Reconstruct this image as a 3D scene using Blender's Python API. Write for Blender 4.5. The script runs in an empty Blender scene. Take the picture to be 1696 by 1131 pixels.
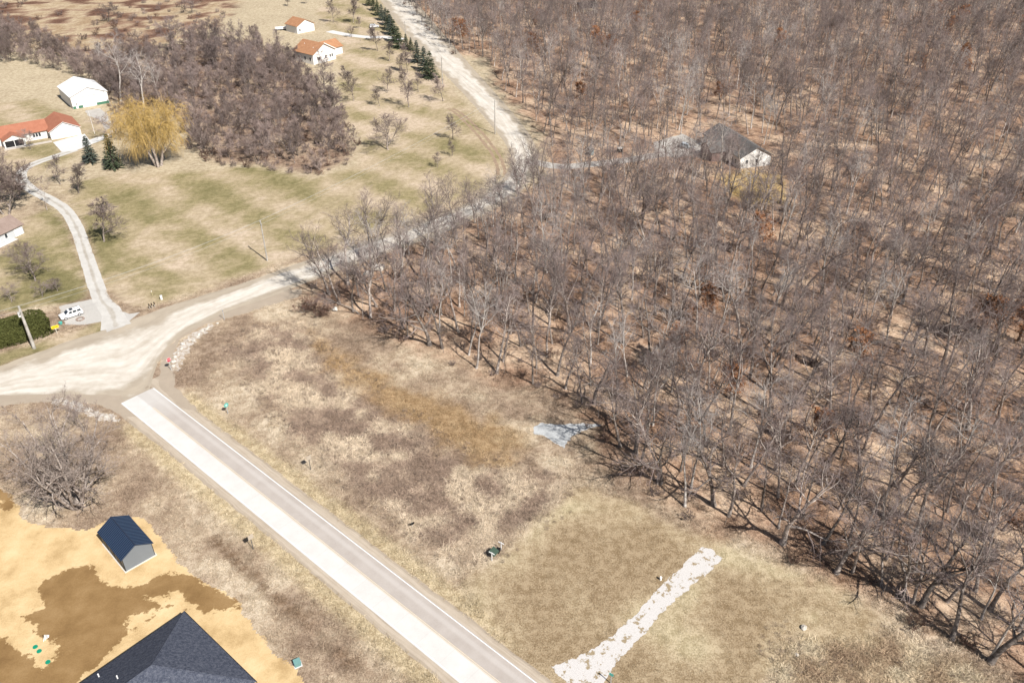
import bpy, bmesh, math, random
import numpy as np
from mathutils import Vector, Matrix
from mathutils.geometry import tessellate_polygon

# ------------------------------------------------------------------ camera, sky, sun, exposure
SC = bpy.context.scene
COL = SC.collection
PITCH, FPX, CAMH = math.radians(33.0), 1370.0, 97.0          # drone camera: 33 deg down, 29 mm equivalent, 97 m up
cam = bpy.data.objects.new('camera', bpy.data.cameras.new('camera'))
COL.objects.link(cam); SC.camera = cam
cam.location = (0, 0, CAMH); cam.rotation_euler = (math.pi/2 - PITCH, 0, 0)
cam.data.sensor_width = 36; cam.data.lens = 36*FPX/1696
cam.data.clip_start = 1; cam.data.clip_end = 12000

SUN_AZ, SUN_EL = math.radians(-49), math.radians(46)          # shadows run to the upper left
w = bpy.data.worlds.new('World'); SC.world = w; w.use_nodes = True
wn = w.node_tree
sky = wn.nodes.new('ShaderNodeTexSky'); sky.sky_type = 'NISHITA'; sky.sun_disc = False
sky.sun_elevation = SUN_EL; sky.sun_rotation = math.pi/2 - SUN_AZ
sky.air_density = 1.0; sky.dust_density = 1.5
bg = wn.nodes['Background']; bg.inputs['Strength'].default_value = 0.05
wn.links.new(sky.outputs[0], bg.inputs[0])
sd = Vector((math.cos(SUN_EL)*math.cos(SUN_AZ), math.cos(SUN_EL)*math.sin(SUN_AZ), math.sin(SUN_EL)))
sun = bpy.data.objects.new('sun', bpy.data.lights.new('sun', 'SUN')); COL.objects.link(sun)
sun.data.energy = 5.0; sun.data.angle = math.radians(0.5); sun.data.color = (1.0, 0.955, 0.89)
sun.rotation_euler = sd.to_track_quat('Z', 'Y').to_euler(); sun.location = (60, -60, 120)
SC.view_settings.view_transform = 'Standard'; SC.view_settings.look = 'None'
SC.view_settings.exposure = 0.55; SC.view_settings.gamma = 1.0
SC.view_settings.use_curve_mapping = False
SC.cycles.max_bounces = 4; SC.cycles.diffuse_bounces = 1; SC.cycles.glossy_bounces = 2
SC.cycles.transmission_bounces = 2; SC.cycles.transparent_max_bounces = 4
SC.cycles.caustics_reflective = False; SC.cycles.caustics_refractive = False

# ------------------------------------------------------------------ general helpers
def G(u, v, z=0.0):
    """ground point (metres) that the photograph shows at pixel u, v"""
    x, y = (u-848)/FPX, -(v-565.5)/FPX
    dy, dz = y*math.sin(PITCH)+math.cos(PITCH), y*math.cos(PITCH)-math.sin(PITCH)
    t = (z-CAMH)/dz
    return Vector((x*t, dy*t, z))
def GP(pts): return np.array([G(*p)[:2] for p in pts])
def height_from(u, v, vtop):
    B = G(u, v); c, s = math.cos(PITCH), math.sin(PITCH)
    k = (565.5-vtop)/FPX                      # y*s+Z*c = k*(y*c-Z*s)
    Z = (k*B.y*c - B.y*s)/(c + k*s)
    return Z+CAMH

def tag(o, label=None, cat=None, group=None, kind=None):
    if label: o['label'] = label
    if cat: o['category'] = cat
    if group: o['group'] = group
    if kind: o['kind'] = kind
    return o
def empty(name, loc, rz=0.0, label=None, cat=None, group=None, scale=None):
    o = bpy.data.objects.new(name, None); COL.objects.link(o)
    o.location = loc; o.rotation_euler = (0, 0, rz); o.empty_display_size = .5
    if scale: o.scale = scale
    return tag(o, label, cat, group)
def child(name, me, parent, loc=(0,0,0), rot=None):
    o = bpy.data.objects.new(name, me); COL.objects.link(o); o.parent = parent; o.location = loc
    if rot: o.rotation_euler = rot
    return o
def copy_tree(o, parent=None):
    c = o.copy(); COL.objects.link(c); c.parent = parent
    for ch in o.children: copy_tree(ch, c)
    return c

def mesh_np(name, verts, tris=None, quads=None, mats=(), tmat=None, qmat=None, smooth=False):
    me = bpy.data.meshes.new(name)
    verts = np.asarray(verts, np.float32).reshape(-1, 3)
    tris = np.zeros((0,3),np.int32) if tris is None else np.asarray(tris,np.int32).reshape(-1,3)
    quads = np.zeros((0,4),np.int32) if quads is None else np.asarray(quads,np.int32).reshape(-1,4)
    nt_, nq = len(tris), len(quads)
    me.vertices.add(len(verts)); me.vertices.foreach_set('co', verts.ravel())
    me.loops.add(nt_*3+nq*4)
    me.loops.foreach_set('vertex_index', np.concatenate([tris.ravel(), quads.ravel()]).astype(np.int32))
    me.polygons.add(nt_+nq)
    ls = np.concatenate([np.arange(nt_)*3, nt_*3+np.arange(nq)*4]).astype(np.int32)
    me.polygons.foreach_set('loop_start', ls)
    me.polygons.foreach_set('loop_total', np.concatenate([np.full(nt_,3),np.full(nq,4)]).astype(np.int32))
    for m in mats: me.materials.append(m)
    if tmat is not None or qmat is not None:
        a = np.concatenate([np.zeros(nt_) if tmat is None else np.broadcast_to(tmat,nt_), np.zeros(nq) if qmat is None else np.broadcast_to(qmat,nq)])
        me.polygons.foreach_set('material_index', a.astype(np.int32))
    if smooth: me.polygons.foreach_set('use_smooth', np.ones(nt_+nq, bool))
    me.update(calc_edges=True)
    return me
def attr(me, name, arr):
    a = me.attributes.new(name, 'FLOAT', 'POINT'); a.data.foreach_set('value', np.asarray(arr, np.float32))

# value noise on numpy arrays
_rs = np.random.RandomState(11); _TAB = _rs.rand(256, 256)
def vnoise(x, y):
    xi, yi = np.floor(x).astype(int), np.floor(y).astype(int); fx, fy = x-xi, y-yi
    fx, fy = fx*fx*(3-2*fx), fy*fy*(3-2*fy)
    g = lambda a, b: _TAB[a % 256, b % 256]
    return (g(xi,yi)*(1-fx)+g(xi+1,yi)*fx)*(1-fy) + (g(xi,yi+1)*(1-fx)+g(xi+1,yi+1)*fx)*fy
def fnoise(x, y, o=4):
    s = 0; a = .5
    for k in range(o): s = s + a*(vnoise(x*2**k+17.3*k, y*2**k+5.1*k)-.5); a *= .5
    return s
def sdf(poly, x, y):
    """signed distance to polygon, positive inside"""
    poly = np.asarray(poly); n = len(poly); d = np.full(x.shape, 1e9); ins = np.zeros(x.shape, bool)
    for i in range(n):
        a, b = poly[i], poly[(i+1) % n]; e = b-a; wx, wy = x-a[0], y-a[1]
        t = np.clip((wx*e[0]+wy*e[1])/max(e@e,1e-9), 0, 1)
        d = np.minimum(d, (wx-e[0]*t)**2+(wy-e[1]*t)**2)
        c = ((a[1] > y) != (b[1] > y))
        with np.errstate(divide='ignore', invalid='ignore'):
            xi = (b[0]-a[0])*(y-a[1])/(b[1]-a[1]+1e-12)+a[0]
        ins ^= c & (x < xi)
    return np.where(ins, 1, -1)*np.sqrt(d)
def dense(pts, step):
    pts = [np.asarray(p, float) for p in pts]; out = []
    for i in range(len(pts)-1):
        n = max(1, int(np.linalg.norm(pts[i+1]-pts[i])/step))
        for k in range(n): out.append(pts[i]+(pts[i+1]-pts[i])*k/n)
    out.append(pts[-1]); return np.array(out)
def smoothline(pts, n=6):
    """Catmull-Rom through points"""
    p = [np.asarray(q, float) for q in pts]; p = [2*p[0]-p[1]]+p+[2*p[-1]-p[-2]]; out = []
    for i in range(1, len(p)-2):
        for k in range(n):
            t = k/n
            out.append(.5*((2*p[i])+(-p[i-1]+p[i+1])*t+(2*p[i-1]-5*p[i]+4*p[i+1]-p[i+2])*t*t+(-p[i-1]+3*p[i]-3*p[i+1]+p[i+2])*t**3))
    out.append(p[-2]); return np.array(out)

# ------------------------------------------------------------------ node helpers
class NT:
    def __init__(s, name, rough=.9, spec=.2):
        s.m = bpy.data.materials.new(name); s.m.use_nodes = True; s.t = s.m.node_tree
        s.b = s.t.nodes['Principled BSDF']; s.b.inputs['Roughness'].default_value = rough
        s.b.inputs['Specular IOR Level'].default_value = spec
        s._pos = None
    def new(s, ty, **kw):
        n = s.t.nodes.new(ty)
        for k, v in kw.items(): setattr(n, k, v)
        return n
    def put(s, sock, v):
        if hasattr(v, 'is_linked') or isinstance(v, bpy.types.NodeSocket): s.t.links.new(v, sock)
        else:
            if isinstance(v, (tuple, list)) and len(v) == 3 and sock.type == 'RGBA': v = (*v, 1)
            sock.default_value = v
    @property
    def pos(s):
        if s._pos is None: s._pos = s.new('ShaderNodeNewGeometry').outputs['Position']
        return s._pos
    def noise(s, scale, detail=3, rough=.6, vec=None, off=None, dist=0.0):
        n = s.new('ShaderNodeTexNoise'); n.inputs['Scale'].default_value = scale; n.inputs['Detail'].default_value = detail
        n.inputs['Roughness'].default_value = rough; n.inputs['Distortion'].default_value = dist
        v = s.pos if vec is None else vec
        if off:
            a = s.new('ShaderNodeVectorMath', operation='ADD'); s.put(a.inputs[0], v); a.inputs[1].default_value = (off, off*.7, off*.3); v = a.outputs[0]
        s.put(n.inputs['Vector'], v); return n.outputs['Fac']
    def ramp(s, fac, stops):
        n = s.new('ShaderNodeValToRGB'); e = n.color_ramp.elements
        while len(e) < len(stops): e.new(.5)
        for i, (p, c) in enumerate(stops): e[i].position = p; e[i].color = (*c, 1)
        s.put(n.inputs[0], fac); return n.outputs[0]
    def mix(s, fac, a, b, mode='MIX'):
        n = s.new('ShaderNodeMix', data_type='RGBA', blend_type=mode)
        s.put(n.inputs[0], fac); s.put(n.inputs[6], a); s.put(n.inputs[7], b); return n.outputs[2]
    def math(s, op, a, b=0.0, c=None):
        n = s.new('ShaderNodeMath', operation=op); s.put(n.inputs[0], a); s.put(n.inputs[1], b)
        if c is not None: s.put(n.inputs[2], c)
        return n.outputs[0]
    def rng(s, x, a, b, c=0.0, d=1.0, smooth=True):
        n = s.new('ShaderNodeMapRange', interpolation_type='SMOOTHSTEP' if smooth else 'LINEAR')
        for i, v in enumerate((x, a, b, c, d)): s.put(n.inputs[i], v)
        return n.outputs[0]
    def at(s, name):
        n = s.new('ShaderNodeAttribute', attribute_name=name); return n.outputs['Fac']
    def dot(s, vec):
        n = s.new('ShaderNodeVectorMath', operation='DOT_PRODUCT'); s.put(n.inputs[0], s.pos); n.inputs[1].default_value = vec; return n.outputs['Value']
    def rand(s): return s.new('ShaderNodeObjectInfo').outputs['Random']
    def bump(s, h, strength=.5, dist=.1):
        n = s.new('ShaderNodeBump'); n.inputs['Strength'].default_value = strength; n.inputs['Distance'].default_value = dist
        s.put(n.inputs['Height'], h); s.t.links.new(n.outputs[0], s.b.inputs['Normal'])
    def done(s, col, rough=None):
        s.put(s.b.inputs['Base Color'], col)
        if rough is not None: s.put(s.b.inputs['Roughness'], rough)
        return s.m
def flat(name, col, rough=.6, var=.08, scale=3., spec=.3, metal=0.0):
    n = NT(name, rough, spec); n.b.inputs['Metallic'].default_value = metal
    d = tuple(c*(1-var*2) for c in col)
    return n.done(n.mix(n.noise(scale, 4), d, tuple(min(1,c*(1+var)) for c in col)))

# ------------------------------------------------------------------ layout in photo pixels -> metres
FOREST_PX = [(512,500),(560,522),(640,550),(700,580),(775,612),(850,640),(925,655),(975,690),(1000,745),(1060,805),(1130,852),(1200,880),
    (1290,918),(1390,962),(1470,1012),(1560,1062),(1640,1102),(1720,1150),(1950,1150),(2250,700),(2100,300),(1900,-30),(640,-30),(674,12),(692,37),(726,65),(751,92),
    (806,97),(814,117),(826,150),(850,172),(888,212),(905,242),(905,292),(862,322),(800,360),(720,394),(640,424),(575,448),(522,474)]
FOREST = GP(FOREST_PX)
CLEAR = [GP([(870,244),(1000,256),(1100,246),(1150,212),(1185,200),(1285,248),(1285,292),(1180,275),(1000,284),(880,296)]),
         GP([(1185,292),(1240,280),(1296,290),(1302,335),(1230,340)])]
BANKWOOD = GP([(165,118),(205,80),(262,92),(330,62),(420,72),(478,92),(500,120),(540,170),(572,215),(582,262),(520,290),(430,272),(365,270),(325,245),(312,200),(260,180),(210,195),(190,170)])
HEDGEROW = GP([(-40,40),(60,55),(120,100),(170,112),(190,160),(90,118),(-40,95)])
LAWN = [GP([(168,470),(152,400),(122,345),(100,308),(180,290),(330,285),(420,276),(520,296),(590,275),(604,235),(565,190),(560,130),(560,60),(520,20),(560,-5),(625,0),(655,50),(690,85),(742,140),(800,205),(835,255),(820,303),(700,352),(560,402),(430,447),(330,480),(240,510),(200,500)]),
        GP([(-60,440),(10,420),(45,360),(85,342),(110,372),(130,430),(150,490),(100,505),(-60,525)]),
        GP([(-60,600),(0,585),(95,560),(172,530),(176,546),(60,585),(0,605),(-60,640)]),
        GP([(-120,180),(60,165),(125,195),(185,200),(195,225),(120,262),(50,290),(-60,270)])]
MOWN = GP([(770,965),(955,805),(1050,835),(1130,872),(1290,935),(1400,975),(1490,1030),(1440,1062),(1300,1060),(1275,1131),(1265,1260),(960,1260),(850,1085)])
BRUSH = GP([(372,575),(430,545),(500,535),(560,600),(690,690),(800,760),(900,790),(950,825),(870,880),(800,935),(720,905),(610,820),(480,715)])
OCHRE = GP([(508,552),(560,590),(690,645),(800,690),(868,720),(850,765),(780,770),(690,700),(600,655),(540,612)])
BRUSH2 = GP([(1282,1060),(1380,1022),(1490,1062),(1600,1095),(1700,1145),(1700,1280),(1230,1280)])
REDBR = GP([(-200,-20),(420,-20),(360,45),(250,85),(165,118),(60,82),(-200,60)])
def region(poly, x, y): return sdf(poly, np.asarray(x, float), np.asarray(y, float))

# paved road: straight, 6.9 m wide
_l0, _l1, _r0, _r1 = [np.array(G(*p)[:2]) for p in ((200,668),(761,1131),(255,642),(893,1131))]
RD = ((_l1-_l0)/np.linalg.norm(_l1-_l0)+(_r1-_r0)/np.linalg.norm(_r1-_r0)); RD /= np.linalg.norm(RD)
RN = np.array([-RD[1], RD[0]])                       # to the right-hand (upper) side in the picture
RC0 = (_l0+_r0)/2
RW = float(abs((_r0-_l0)@RN)+abs((_r1-_l1)@RN))/2
def road_pt(s, t): return RC0+RD*s+RN*t
ROADANG = math.atan2(RD[1], RD[0])

# ground relief: gentle swells inside the wood only
def hgt(x, y):
    x = np.asarray(x, float); y = np.asarray(y, float)
    d = region(FOREST, x, y)
    for c in CLEAR: d = np.minimum(d, -region(c, x, y))
    m = np.clip((d-12)/40, 0, 1); m = m*m*(3-2*m)
    return m*(fnoise(x/45+3, y/45+9, 3)*7.0)
def h1(x, y): return float(hgt(np.array([x]), np.array([y]))[0])

# ------------------------------------------------------------------ ground cover
def lerp(a, b, t): return a+(b-a)*t[:,None]
def sstep(x, a, b):
    t = np.clip((x-a)/(b-a), 0, 1); return t*t*(3-2*t)
def pal(f, stops):
    ps = [p for p,_ in stops]; return np.stack([np.interp(f, ps, [c[i] for _,c in stops]) for i in range(3)], 1)
def cover(x, y):
    """two tones (low, high) of the plant cover that grows at each point; the shader mixes them with fine grain"""
    big = fnoise(x*.11+3, y*.11+8, 4)+.5; mid = fnoise(x*.3+31, y*.3+2, 4)+.5; coarse = fnoise(x*.03+70, y*.03+5, 3)+.5
    lo = pal(big*.6+mid*.4, [(.34,(.165,.115,.08)),(.5,(.26,.19,.13)),(.64,(.35,.275,.19))])
    hi = pal(big*.6+mid*.4, [(.34,(.33,.25,.185)),(.5,(.45,.36,.265)),(.64,(.58,.49,.375))])
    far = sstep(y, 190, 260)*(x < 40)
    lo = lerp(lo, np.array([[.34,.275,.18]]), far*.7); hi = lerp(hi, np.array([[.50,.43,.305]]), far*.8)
    edge = (fnoise(x*.3+11, y*.3+44, 5))*8.0
    def layer(sd, wid, L, Hh, amp=1.0, mx=1.0):
        nonlocal lo, hi
        t = sstep(sd+edge*amp, -wid, wid)*mx
        lo = lerp(lo, L, t); hi = lerp(hi, Hh, t)
    n1 = fnoise(x*.1+5, y*.1+77, 5)+.5
    layer(region(REDBR,x,y), 4, pal(n1,[(.36,(.085,.045,.032)),(.46,(.18,.105,.07)),(.55,(.34,.26,.17)),(.7,(.22,.15,.09))]),
          pal(n1,[(.36,(.17,.095,.065)),(.46,(.32,.215,.15)),(.55,(.52,.43,.30)),(.7,(.38,.28,.18))]), 1.6)
    # lawns: broad mown bands of olive and straw
    lw = np.full(x.shape, -50.)
    for L in LAWN: lw = np.maximum(lw, region(L,x,y))
    sx_, sy_ = (lambda a, b: (-(b-a).y/(b-a).length, (b-a).x/(b-a).length))(G(300,290), G(560,420))
    q_ = x*sx_+y*sy_; st = np.tanh(2.0*np.sin(q_*.33+fnoise(x*.02,y*.02,2)*3)); st2 = np.sin(q_*1.9)
    f = .555+st*.085+st2*.015+(fnoise(x*.045+9, y*.045+3, 4))*.42+(mid-.5)*.4+.06*sstep(y,230,330)-.10*(x < -100)*(y < 215)
    wr = np.array([[1.02,.965,1.12]])
    layer(lw, 1.2, wr*pal(f,[(.3,(.125,.12,.045)),(.45,(.19,.172,.075)),(.6,(.29,.245,.13)),(.75,(.37,.31,.19))]),
          wr*pal(f,[(.3,(.205,.19,.08)),(.45,(.30,.265,.125)),(.6,(.42,.36,.21)),(.75,(.53,.455,.30))]), .35)
    n2 = fnoise(x*.25+25, y*.25+18, 5)+.5
    layer(region(BRUSH,x,y), 3, pal(n2,[(.38,(.135,.095,.073)),(.5,(.185,.133,.10)),(.6,(.31,.24,.172))]),
          pal(n2,[(.38,(.265,.195,.15)),(.5,(.36,.275,.21)),(.6,(.56,.46,.345))]), 1.0, .95)
    layer(region(BRUSH2,x,y), 2, pal(n2,[(.38,(.17,.115,.075)),(.5,(.25,.185,.12)),(.62,(.38,.31,.21))]),
          pal(n2,[(.38,(.36,.265,.18)),(.5,(.47,.37,.25)),(.62,(.60,.51,.37))]), .7)
    one = np.ones((len(x),1))
    rx, ry = x-RC0[0], y-RC0[1]; al = rx*RD[0]+ry*RD[1]; dd = np.abs(rx*RN[0]+ry*RN[1])-RW/2+edge*.12
    vg = sstep(dd,.6,1.4)*(1-sstep(dd,3.0,5.0))*sstep(al,4,10)
    lo = lerp(lo, one*np.array([[.29,.225,.13]]), vg*.8); hi = lerp(hi, one*np.array([[.56,.465,.305]]), vg*.85)
    dt = (rx*RN[0]+ry*RN[1])+RW/2+7.5+edge*.25; dk = np.exp(-(dt/.8)**2)*sstep(fnoise(x*.12+2,y*.12+9,3)+.5,.45,.6)*sstep(al,22,30)
    lo = lerp(lo, one*np.array([[.10,.062,.036]]), dk); hi = lerp(hi, one*np.array([[.24,.165,.11]]), dk)
    layer(region(OCHRE,x,y), 2.5, one*np.array([[.20,.12,.052]]), one*np.array([[.36,.245,.125]]), .9, .75)
    n3 = fnoise(x*.09+15, y*.09+52, 4)+.5
    layer(region(MOWN,x,y), 1.6, pal(n3,[(.35,(.20,.142,.082)),(.5,(.265,.20,.12)),(.65,(.30,.25,.15))]),
          pal(n3,[(.35,(.35,.27,.175)),(.5,(.44,.355,.24)),(.65,(.49,.415,.28))]), .5)
    n4 = fnoise(x*.14+6, y*.14+61, 4)+.5
    layer(region(FOREST,x,y), 3.5, pal(n4,[(.35,(.15,.085,.055)),(.5,(.24,.15,.10)),(.68,(.33,.225,.155))]),
          pal(n4,[(.35,(.36,.235,.16)),(.5,(.47,.325,.23)),(.68,(.57,.43,.31))]), 1.1)
    layer(region(BANKWOOD,x,y), 3, pal(n4,[(.35,(.13,.085,.06)),(.6,(.24,.17,.12))]), pal(n4,[(.35,(.27,.185,.135)),(.6,(.44,.34,.25))]), .6)
    layer(region(CLEAR[1],x,y), 1.5, one*np.array([[.33,.21,.08]]), one*np.array([[.52,.39,.19]]), .4)
    return lo, hi
def ground_material():
    n = NT('ground_cover', .95, .1)
    fine, mid = n.noise(4.0, 3, .75), n.noise(.7, 3, .65)
    f = n.math('ADD', n.math('MULTIPLY', fine, .55), n.math('MULTIPLY', mid, .45))
    a = n.new('ShaderNodeAttribute', attribute_name='tone_low').outputs['Color']; b = n.new('ShaderNodeAttribute', attribute_name='tone_high').outputs['Color']
    n.bump(f, .6, .2)
    return n.done(n.mix(n.rng(f, .41, .59), a, b))
def colattr(me, name, c):
    a = me.attributes.new(name, 'FLOAT_COLOR', 'POINT'); a.data.foreach_set('color', np.column_stack([c, np.ones(len(c))]).astype(np.float32).ravel())

def build_ground():
    fx = np.arange(-122, 122, 1.25); xs = np.concatenate([[-6000,-3000,-1500,-800,-500], np.arange(-390,-122,2.6), fx, np.arange(122.5,391,2.6), [500,800,1500,3000,6000]])
    ys = np.concatenate([[-2000,-500,-100,0], np.arange(40,215,1.25), np.arange(216,640,2.6), [720,900,1400,3000,8000]])
    X, Y = np.meshgrid(xs, ys); x, y = X.ravel(), Y.ravel()
    v = np.stack([x, y, hgt(x, y)], 1); nx, ny = len(xs), len(ys)
    i = (np.arange(ny-1)[:,None]*nx+np.arange(nx-1)[None]).ravel()
    me = mesh_np('ground', v, quads=np.stack([i, i+1, i+nx+1, i+nx], 1), mats=[ground_material()], smooth=True)
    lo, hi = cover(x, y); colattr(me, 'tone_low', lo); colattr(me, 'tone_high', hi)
    o = bpy.data.objects.new('ground', me); COL.objects.link(o); tag(o, kind='structure')
build_ground()

# ------------------------------------------------------------------ sheets: roads, drives, sand
EXCL = []
def sheet(name, pts, z, m, rough=.3, step=.5, sc=.6, seed=0, closed_smooth=False):
    p = [np.asarray(q, float) for q in pts]; p = dense(p+[p[0]], step)[:-1]
    t = np.roll(p,-1,0)-np.roll(p,1,0); t /= np.linalg.norm(t,axis=1)[:,None]+1e-9
    nn = np.stack([t[:,1],-t[:,0]],1)
    p = p+nn*(fnoise(p[:,0]*sc+seed*7.7, p[:,1]*sc+seed*3.1, 5)*2*rough)[:,None]
    EXCL.append(p[::max(1,len(p)//80)])
    tri = tessellate_polygon([[Vector((a,b,0)) for a,b in p]])
    me = mesh_np(name, np.column_stack([p, np.full(len(p), z)]), tris=np.array(tri), mats=[m])
    bm = bmesh.new(); bm.from_mesh(me); bmesh.ops.recalc_face_normals(bm, faces=bm.faces)
    if bm.faces and sum(f.normal.z for f in bm.faces) < 0: bmesh.ops.reverse_faces(bm, faces=bm.faces)
    bm.to_mesh(me); bm.free()
    o = bpy.data.objects.new(name, me); COL.objects.link(o); return tag(o, kind='structure')
def strip(name, left, right, z, m, rough=.25, step=1.0, nac=10, sc=.5, seed=0, crown=0.0):
    """road between two edge lines, with attributes across (0..1) and along (m)"""
    n = max(4, int(max(np.linalg.norm(np.diff(left,axis=0),axis=1).sum(), np.linalg.norm(np.diff(right,axis=0),axis=1).sum())/step))
    def res(p):
        d = np.concatenate([[0],np.cumsum(np.linalg.norm(np.diff(p,axis=0),axis=1))]); s = np.linspace(0,d[-1],n)
        return np.stack([np.interp(s,d,p[:,0]),np.interp(s,d,p[:,1])],1), s
    L, s = res(np.asarray(left)); R, _ = res(np.asarray(right))
    c = R-L; c /= np.linalg.norm(c,axis=1)[:,None]
    L = L+c*(fnoise(L[:,0]*sc+seed,L[:,1]*sc,4)*2*rough)[:,None]; R = R+c*(fnoise(R[:,0]*sc+seed,R[:,1]*sc+9,4)*2*rough)[:,None]
    a = np.linspace(0,1,nac); k_ = max(1,n//60); EXCL.append(np.concatenate([L[::k_],L[-1:],R[-1:],R[::-k_]]))
    P = L[:,None]*(1-a)[None,:,None]+R[:,None]*a[None,:,None]
    Z = z+crown*(1-(2*a-1)**2)
    v = np.concatenate([P, np.broadcast_to(Z[None,:,None],(n,nac,1))],2).reshape(-1,3)
    i = (np.arange(n-1)[:,None]*nac+np.arange(nac-1)[None]).ravel()
    me = mesh_np(name, v, quads=np.stack([i,i+1,i+nac+1,i+nac],1), mats=[m], smooth=True)
    if me.polygons[0].normal.z < 0: me.flip_normals()
    attr(me,'across',np.tile(a,n)); attr(me,'along',np.repeat(s,nac))
    o = bpy.data.objects.new(name, me); COL.objects.link(o); return tag(o, kind='structure')

def m_gravel(name, lo, hi, edge, tracks=True):
    n = NT(name, .95, .1); a = n.at('across')
    g = n.math('ADD', n.math('MULTIPLY', n.noise(7, 4, .75), .5), n.math('MULTIPLY', n.noise(.5, 4, .6), .5))
    cv = n.new('ShaderNodeCombineXYZ'); n.put(cv.inputs[0], n.math('MULTIPLY', a, 9.0)); n.put(cv.inputs[1], n.math('MULTIPLY', n.at('along'), .07))
    stv = n.noise(1.0, 3, .6, vec=cv.outputs[0]); g = n.math('ADD', n.math('MULTIPLY', g, .5), n.math('MULTIPLY', stv, .5))
    col = n.ramp(g, [(.38, lo), (.6, hi)])
    d = n.math('ABSOLUTE', n.math('SUBTRACT', a, .5))
    dd = n.math('ADD', d, n.math('MULTIPLY', n.math('SUBTRACT', n.noise(.12, 4, .6, off=5), .5), .55))
    if tracks:
        col = n.mix(n.rng(dd, .22, .36), col, n.ramp(g, [(.35, tuple(c*.72 for c in edge)), (.62, edge)]))
    n.bump(n.noise(9, 4, .8), .5, .05)
    return n.done(col)
def m_sand(name, a, b, c):
    n = NT(name, .95, .1)
    g = n.math('ADD', n.math('MULTIPLY', n.noise(.25, 5, .6), .7), n.math('MULTIPLY', n.noise(5, 4, .7), .3))
    n.bump(n.math('ADD', n.noise(3, 5, .7), n.noise(.8, 3, .5)), .4, .1)
    return n.done(n.ramp(g, [(.35, a), (.5, b), (.66, c)]))
def m_paved():
    n = NT('pavement_concrete', .85, .2); a = n.at('across')
    g = n.math('ADD', n.math('MULTIPLY', n.noise(.35, 4, .6), .6), n.math('MULTIPLY', n.noise(6, 4, .7), .4))
    near = n.ramp(g, [(.3, (.50,.485,.465)), (.6, (.585,.57,.55))])
    far = n.ramp(g, [(.3, (.345,.305,.275)), (.6, (.415,.375,.345))])
    far = n.mix(n.rng(n.math('ABSOLUTE', n.math('SUBTRACT', a, .80)), .02, .09, .35, 0), far, (.53,.50,.475))
    fresh = n.rng(n.math('ADD', n.at('along'), n.math('MULTIPLY', n.noise(.4, 3, .6), 6)), 6, 16, 1, 0)
    far = n.mix(n.math('MULTIPLY', fresh, .6), far, (.52,.505,.485))
    col = n.mix(n.rng(n.math('ADD', a, n.math('MULTIPLY', n.math('SUBTRACT', n.noise(.3, 2, .5), .5), .05)), .455, .515), near, far)
    # saw-cut joints every 4.6 m
    jt = n.math('ABSOLUTE', n.math('SUBTRACT', n.math('FRACT', n.math('DIVIDE', n.at('along'), 4.6)), .5))
    col = n.mix(n.rng(jt, .49, .497, 0, .22), col, (.3,.27,.25))
    n.bump(n.noise(20, 3, .7), .15, .02)
    return n.done(col)

SHOULDER = m_gravel('shoulder_gravel', (.35,.29,.225), (.47,.405,.33), (.40,.335,.265))
strip('gravel_shoulder', np.array([road_pt(-3,-RW/2-2.2),road_pt(20,-RW/2-1.5),road_pt(150,-RW/2-1.4)]), np.array([road_pt(-3,-RW/2+.5),road_pt(150,-RW/2+.5)]), .004, SHOULDER, .35, seed=1)
strip('gravel_shoulder', np.array([road_pt(-3,RW/2-.5),road_pt(150,RW/2-.5)]), np.array([road_pt(-3,RW/2+2.6),road_pt(14,RW/2+1.7),road_pt(150,RW/2+1.2)]), .004, SHOULDER, .35, seed=5)
paved = strip('paved_road', np.array([road_pt(0,-RW/2),road_pt(150,-RW/2)]), np.array([road_pt(0,RW/2),road_pt(150,RW/2)]), .03, m_paved(), .02, step=2, nac=24, crown=.05)

M_LINE = flat('road_paint_white', (.80,.80,.78), .6, .06, 5)
M_YEL = flat('road_paint_yellow', (.62,.53,.40), .6, .10, 4)
def line_part(name, t, wdt, m, s0=0.3, s1=149, gap=None):
    z = .03+.05*(1-(2*((t+RW/2)/RW)-1)**2)+.008
    v, q = [], []
    n = 60
    for k in range(n+1):
        s = s0+(s1-s0)*k/n
        for e in (-.5, .5):
            p = road_pt(s, t+e*wdt); v.append((p[0], p[1], z))
    for k in range(n): q.append((2*k,2*k+2,2*k+3,2*k+1))
    me = mesh_np(name, v, quads=q, mats=[m])
    if me.polygons[0].normal.z < 0: me.flip_normals()
    return child(name, me, paved)
line_part('edge_line', RW/2-.22, .13, M_LINE, s0=.2); line_part('edge_line', -RW/2+.22, .13, M_LINE, s0=.2)
line_part('centre_line', -.12, .11, M_YEL, 6); line_part('centre_line', .12, .11, M_YEL, 6)

# unpaved road: upper and lower edges
GR_UP = smoothline(GP([(-160,652),(-60,626),(0,606),(60,585),(120,563),(180,545),(250,517),(330,491),(420,463),(500,434),(600,402),(700,367),(770,338),(826,302),(846,270),(838,240),(805,198),(762,150),(705,92),(660,42),(628,-2),(600,-40)]))
GR_LO = smoothline(GP([(-160,720),(-60,690),(0,668),(90,664),(170,668),(235,668),(262,600),(300,556),(380,516),(460,487),(540,456),(640,420),(720,391),(800,356),(862,318),(890,276),(884,236),(858,198),(818,152),(770,98),(722,42),(684,-2),(650,-40)]))
M_ROAD = m_gravel('road_gravel', (.44,.39,.325), (.62,.585,.53), (.42,.36,.285))
strip('gravel_road', GR_LO, GR_UP, .010, M_ROAD, .5, step=1.2, nac=16, seed=2)
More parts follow.
